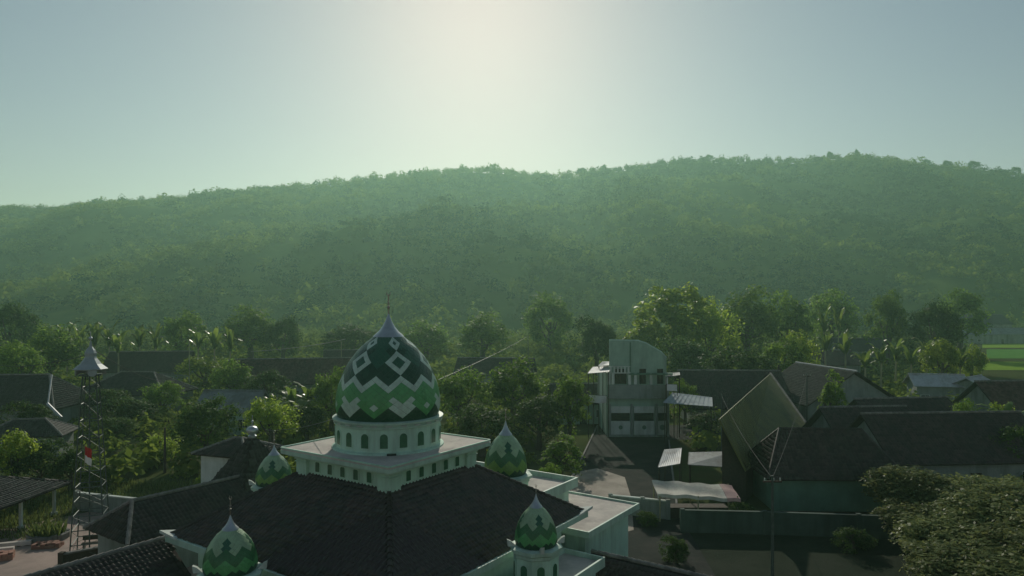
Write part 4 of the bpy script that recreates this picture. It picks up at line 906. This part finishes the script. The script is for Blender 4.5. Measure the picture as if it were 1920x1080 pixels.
# ------------------------------------------------------------------ trees of the village
T = tree
T('dark', 'large dark round tree left of the pyramid roof', 385, 733, 78, 56, base=-.5)
T('bright', 'bright yellow-green bushy tree behind the pyramid roof ball', 508, 746, 84, 50)
T('bright', 'small sunlit orange-green shrub beside the white-walled house', 412, 838, 73, 22, name='shrub', cat='shrub')
T('bright', 'light green shrub behind the slim pale pole', 303, 812, 79, 40, name='shrub', cat='shrub')
T('cone', 'narrow upright green shrub between the tower and the slim pole', 240, 842, 80, 20, name='shrub', cat='shrub')
T('bright', 'low spreading green tree at the left edge above the pavilion', 30, 806, 65, 52)
T('bright', 'yellow flat-topped tree in front of the dark roofs on the left', 386, 668, 146, 54)
T('broad', 'leafy green tree touching the left side of the main dome', 622, 690, 96, 46)
T('dark', 'dark tree below the banana leaves left of the main dome', 575, 752, 92, 40)
T('broad', 'tree directly right of the main dome', 862, 690, 98, 58)
T('broad', 'broad tree right of the dome under the rising pale cable', 962, 676, 100, 66)
T('dark', 'dark tree filling the gap behind the right minaret', 905, 752, 82, 58)
T('dark', 'dark tree left of the small tiled house by the two-storey house', 1010, 735, 86, 55)
T('broad', 'leafy tree covering the left side of the two-storey house', 1068, 706, 89, 42)
T('cone', 'upright garden tree with light leaf tips beside the dark road', 1050, 806, 71, 40)
T('broad', 'small bush at the foot of the upright garden tree', 1030, 868, 66, 26, name='shrub', cat='shrub')
T('tall', 'tallest yellow-green tree behind the two-storey house', 1262, 528, 168, 66)
T('tall', 'yellow-green tree left of the tallest one behind the two-storey house', 1212, 592, 160, 42)
T('bright', 'yellow-green tree right of the tallest one behind the two-storey house', 1330, 560, 172, 56)
T('dark', 'dark green tree filling the space under the tallest yellow-green tree', 1290, 628, 140, 62)
T('broad', 'wide tree crown in the middle of the group above the olive roof', 1400, 545, 186, 72)
T('broad', 'rounded tree right of the middle of the group above the olive roof', 1478, 552, 196, 58)
T('dark', 'dark tree close behind the ridge of the olive-roofed house', 1385, 640, 120, 66)
T('broad', 'low tree between the olive roof and the gabled house', 1462, 632, 130, 50)
T('bright', 'bright small tree top behind the gabled house', 1500, 622, 142, 36)
T('cone', 'conical tree in front of the gabled house with pale verges', 1556, 684, 92, 32)
T('broad', 'tree behind the banana plants on the right', 1665, 548, 200, 40)
T('dark', 'dark green tree left of the far sheet-roofed shed', 1752, 560, 190, 48)
T('bright', 'yellow-green tree behind the pale sheet-roofed sheds', 1766, 636, 138, 44)
T('bright', 'yellow-green bush at the corner of the rice field', 1822, 648, 150, 30, name='shrub', cat='shrub')
T('broad', 'tree at the foot of the hill above the right roofs', 1560, 545, 230, 60)
T('broad', 'tree at the foot of the hill behind the dark tree on the right', 1800, 545, 240, 55)
T('dark', 'dark tree at the far left edge below the hill', 18, 562, 190, 52)
T('broad', 'bushy tree behind the roof ridge at the left edge', 92, 614, 146, 62)
T('broad', 'lower bushy tree left of the lattice tower cap', 40, 640, 132, 52)
T('broad', 'rounded tree behind the yellow flat-topped tree', 470, 578, 204, 62)
T('dark', 'dark rounded tree to the right of the banana row', 530, 590, 200, 42)
T('broad', 'small tree in the middle of the banana row', 340, 584, 196, 44)
T('broad', 'tree standing behind the spire of the main dome', 800, 604, 210, 60)
T('broad', 'tall tree behind the right minaret and the rising pale cable', 1030, 548, 224, 58)
T('dark', 'dark tree left of the two-storey gable in the distance', 1120, 590, 170, 50)
T('broad', 'tree between the main dome and the tall far tree', 905, 590, 200, 62)
T('dark', 'dark leafy tree in the distance above the long roof', 660, 606, 206, 58)
T('bright', 'bright leafy shrub at the right edge below the brown roof', 1888, 758, 82, 40, name='shrub', cat='shrub')
T('dark', 'dark low tree under the grey roofed house on the left', 250, 742, 100, 50)
T('dark', 'dark tree close behind the pavilion roof', 72, 824, 66, 58)
T('dark', 'dark tree between the pavilion roof and the lattice tower', 132, 838, 67, 40)
T('dark', 'dark low tree right of the lattice tower', 215, 775, 88, 38)
T('broad', 'bush beyond the low wall behind the lattice tower', 178, 872, 69, 34, name='shrub', cat='shrub')
T('broad', 'bush at the far right corner of the plaza behind the hall', 395, 868, 68, 26, name='shrub', cat='shrub')
# leafy grove in the right foreground
for X, Y, zt, rr, lab in ((33.2, 54.5, 5.7, 3.6, 'left tree in the rear row of the leafy grove on the right'), (38.6, 54, 5.4, 3.7, 'right tree in the rear row of the leafy grove on the right'), (30.6, 50.6, 4.4, 2.6, 'low tree at the outer left corner of the leafy grove, by the dark wall'),
        (32.8, 49.2, 5.4, 3.2, 'left tree in the second row of the leafy grove on the right'), (37.4, 48.6, 5.6, 3.4, 'right tree in the second row of the leafy grove on the right'), (29.6, 45.6, 4.7, 2.9, 'left tree in the third row of the leafy grove on the right'), (34.0, 44.6, 5.5, 3.5, 'right tree in the third row of the leafy grove on the right'),
        (27.6, 41.6, 4.5, 2.8, 'left tree in the fourth row of the leafy grove on the right'), (31.6, 40.4, 5.4, 3.4, 'right tree in the fourth row of the leafy grove on the right'), (26.6, 37.6, 4.6, 3.0, 'frontmost tree of the leafy grove, cut by the lower edge'), (30.6, 36.6, 5.2, 3.3, 'tree of the leafy grove in the very corner of the picture')):
    zt -= .7; rr += .7; T('olive', lab, X/Y*F+960, 575+(CAM_H-zt)/Y*F, Y, rr/Y*F, 'leafy grove in the right foreground')
for px, top, Y, hf, lab in ((1268, 1004, 48, 30, 'dark bush in the yard in front of the dark garden wall'), (1600, 985, 50.5, 36, 'dark bush at the right end of the garden wall'), (1395, 935, 57, 24, 'dark bush beside the stall at the shed corner'), (1215, 955, 56, 20, 'dark bush behind the low wall next to the stall')):
    T('dark', lab, px, top, Y, hf, name='shrub', cat='shrub')  # dark bushes added to deepen the shade round the yard
T('dark', 'dark tree in front of the wall between the curved porch roof and the olive roof', 1318, 770, 92, 40)
T('broad', 'green tree between the curved porch roof and the dark roof behind it', 1285, 712, 104, 30)
T('dark', 'dark tree right of the broad dark roof at the right edge', 1900, 792, 68, 52)
T('broad', 'green tree poking up between the broad dark roof and the brown roof', 1812, 752, 80, 34)
T('dark', 'dark tree in front of the wide hip-roofed house at the left edge', 60, 748, 88, 48)
T('broad', 'tree half hiding the grey roofed house right of the tower', 300, 716, 108, 40)
T('dark', 'dark tree before the wall of the low grey roofed house', 205, 720, 106, 40)
T('dark', 'dark tree in front of the long dark roof left of the dome', 500, 690, 118, 44)
T('broad', 'leafy tree at the left end of the long dark roof', 440, 676, 124, 44)
for k, (px, top, Y, lab) in enumerate(((126, 604, 158, 'leftmost banana plant of the row behind the tower cap'), (150, 598, 162, 'second banana plant from the left in the row behind the tower cap'), (178, 596, 158, 'banana plant directly above the tower cap'),
        (205, 600, 160, 'banana plant just right of the tower cap'), (222, 612, 150, 'low banana plant in front of the row right of the tower cap'), (262, 604, 166, 'banana plant in the middle of the left row'), (292, 606, 160, 'banana plant left of the small tree in the row'),
        (372, 608, 164, 'banana plant right of the small tree in the row'), (402, 606, 160, 'banana plant near the right end of the row'), (432, 612, 158, 'rightmost banana plant of the left row'))):
    banana(lab, px, top, Y, 'banana plants in a row on the left', k)
for k, (px, top, Y, lab) in enumerate(((548, 722, 97, 'banana plant with shiny leaves left of the main dome'), (580, 712, 99, 'upright banana plant close to the main dome'), (566, 744, 93, 'low banana plant in front of the two by the dome'), (512, 742, 90, 'banana plant sticking up out of the yellow-green tree'))):
    banana(lab, px, top, Y, 'banana plants left of the main dome', k)
for k, (px, top, Y, lab) in enumerate(((1545, 570, 190, 'tallest banana plant right of the tree group'), (1572, 566, 192, 'banana plant beside the tallest one on the right'), (1548, 612, 160, 'banana plant above the far brown roof'), (1585, 618, 152, 'banana plant right of the far brown roof'),
        (1622, 650, 138, 'banana plant left of the middle of the right clump'), (1652, 638, 140, 'banana plant in the middle of the right clump'), (1680, 634, 144, 'banana plant right of the middle of the right clump'), (1708, 640, 138, 'rightmost banana plant of the right clump'),
        (1738, 628, 150, 'banana plant left of the yellow-green tree by the sheds'), (1800, 650, 140, 'banana plant between the sheds and the rice field'), (1884, 752, 80, 'banana plant at the right edge below the brown roof'))):
    banana(lab, px, top, Y, 'banana plants on the right', k)

# low bushes between the houses, one uncountable mass
ug = scatter(6500, 62, 335, 31, 12); keep = np.ones(len(ug), bool)
FOOT += [(MX, MY, MR, 19, 19), ((1196-960)*S, 100, 0, 8, 10), (-20.9, 55, 0, 4, 4)]
for fx, fy, fr_, fw, fd in FOOT:
    dx, dy = ug[:, 0]-fx, ug[:, 1]-fy; ca, sa = math.cos(fr_), math.sin(fr_); keep &= ~((np.abs(dx*ca+dy*sa) < fw) & (np.abs(-dx*sa+dy*ca) < fd))
keep &= ~((ug[:, 0] > 2) & (ug[:, 0] < 24) & (ug[:, 1] < 104)); keep &= ~((ug[:, 0] < -12) & (ug[:, 1] < 68)); keep &= ~((ug[:, 0]/ug[:, 1]*F+960 > 1790) & (ug[:, 1] > 135))
ug = ug[keep]; uh = 1.2+2.6*rng.random(len(ug))**1.5+np.clip((ug[:, 1]-120)/120, 0, 1)*1.5
link('undergrowth', forest_mesh(ug, -.35*uh, uh*1.25, 110, 0.85, 'leaf_woods', 8, 'undergrowth'), None, kind='stuff', label='green bushes and undergrowth between the village houses', category='undergrowth')

# ------------------------------------------------------------------ haze
hb = MB().box((0, 750, 124), (3300, 2100, 252)); m = bpy.data.materials.new('haze'); m.use_nodes = True; MATS['haze'] = m; nt = m.node_tree; nt.nodes.clear()
pvn = nt.nodes.new('ShaderNodeVolumePrincipled'); pvn.inputs['Color'].default_value = HAZE_COLOR; pvn.inputs['Density'].default_value = HAZE_DENSITY; pvn.inputs['Anisotropy'].default_value = 0.5
mo = nt.nodes.new('ShaderNodeOutputMaterial'); nt.links.new(pvn.outputs[0], mo.inputs['Volume'])
hb.build('haze', 'haze', None, kind='stuff', label='thin pale morning haze over the valley', category='haze')
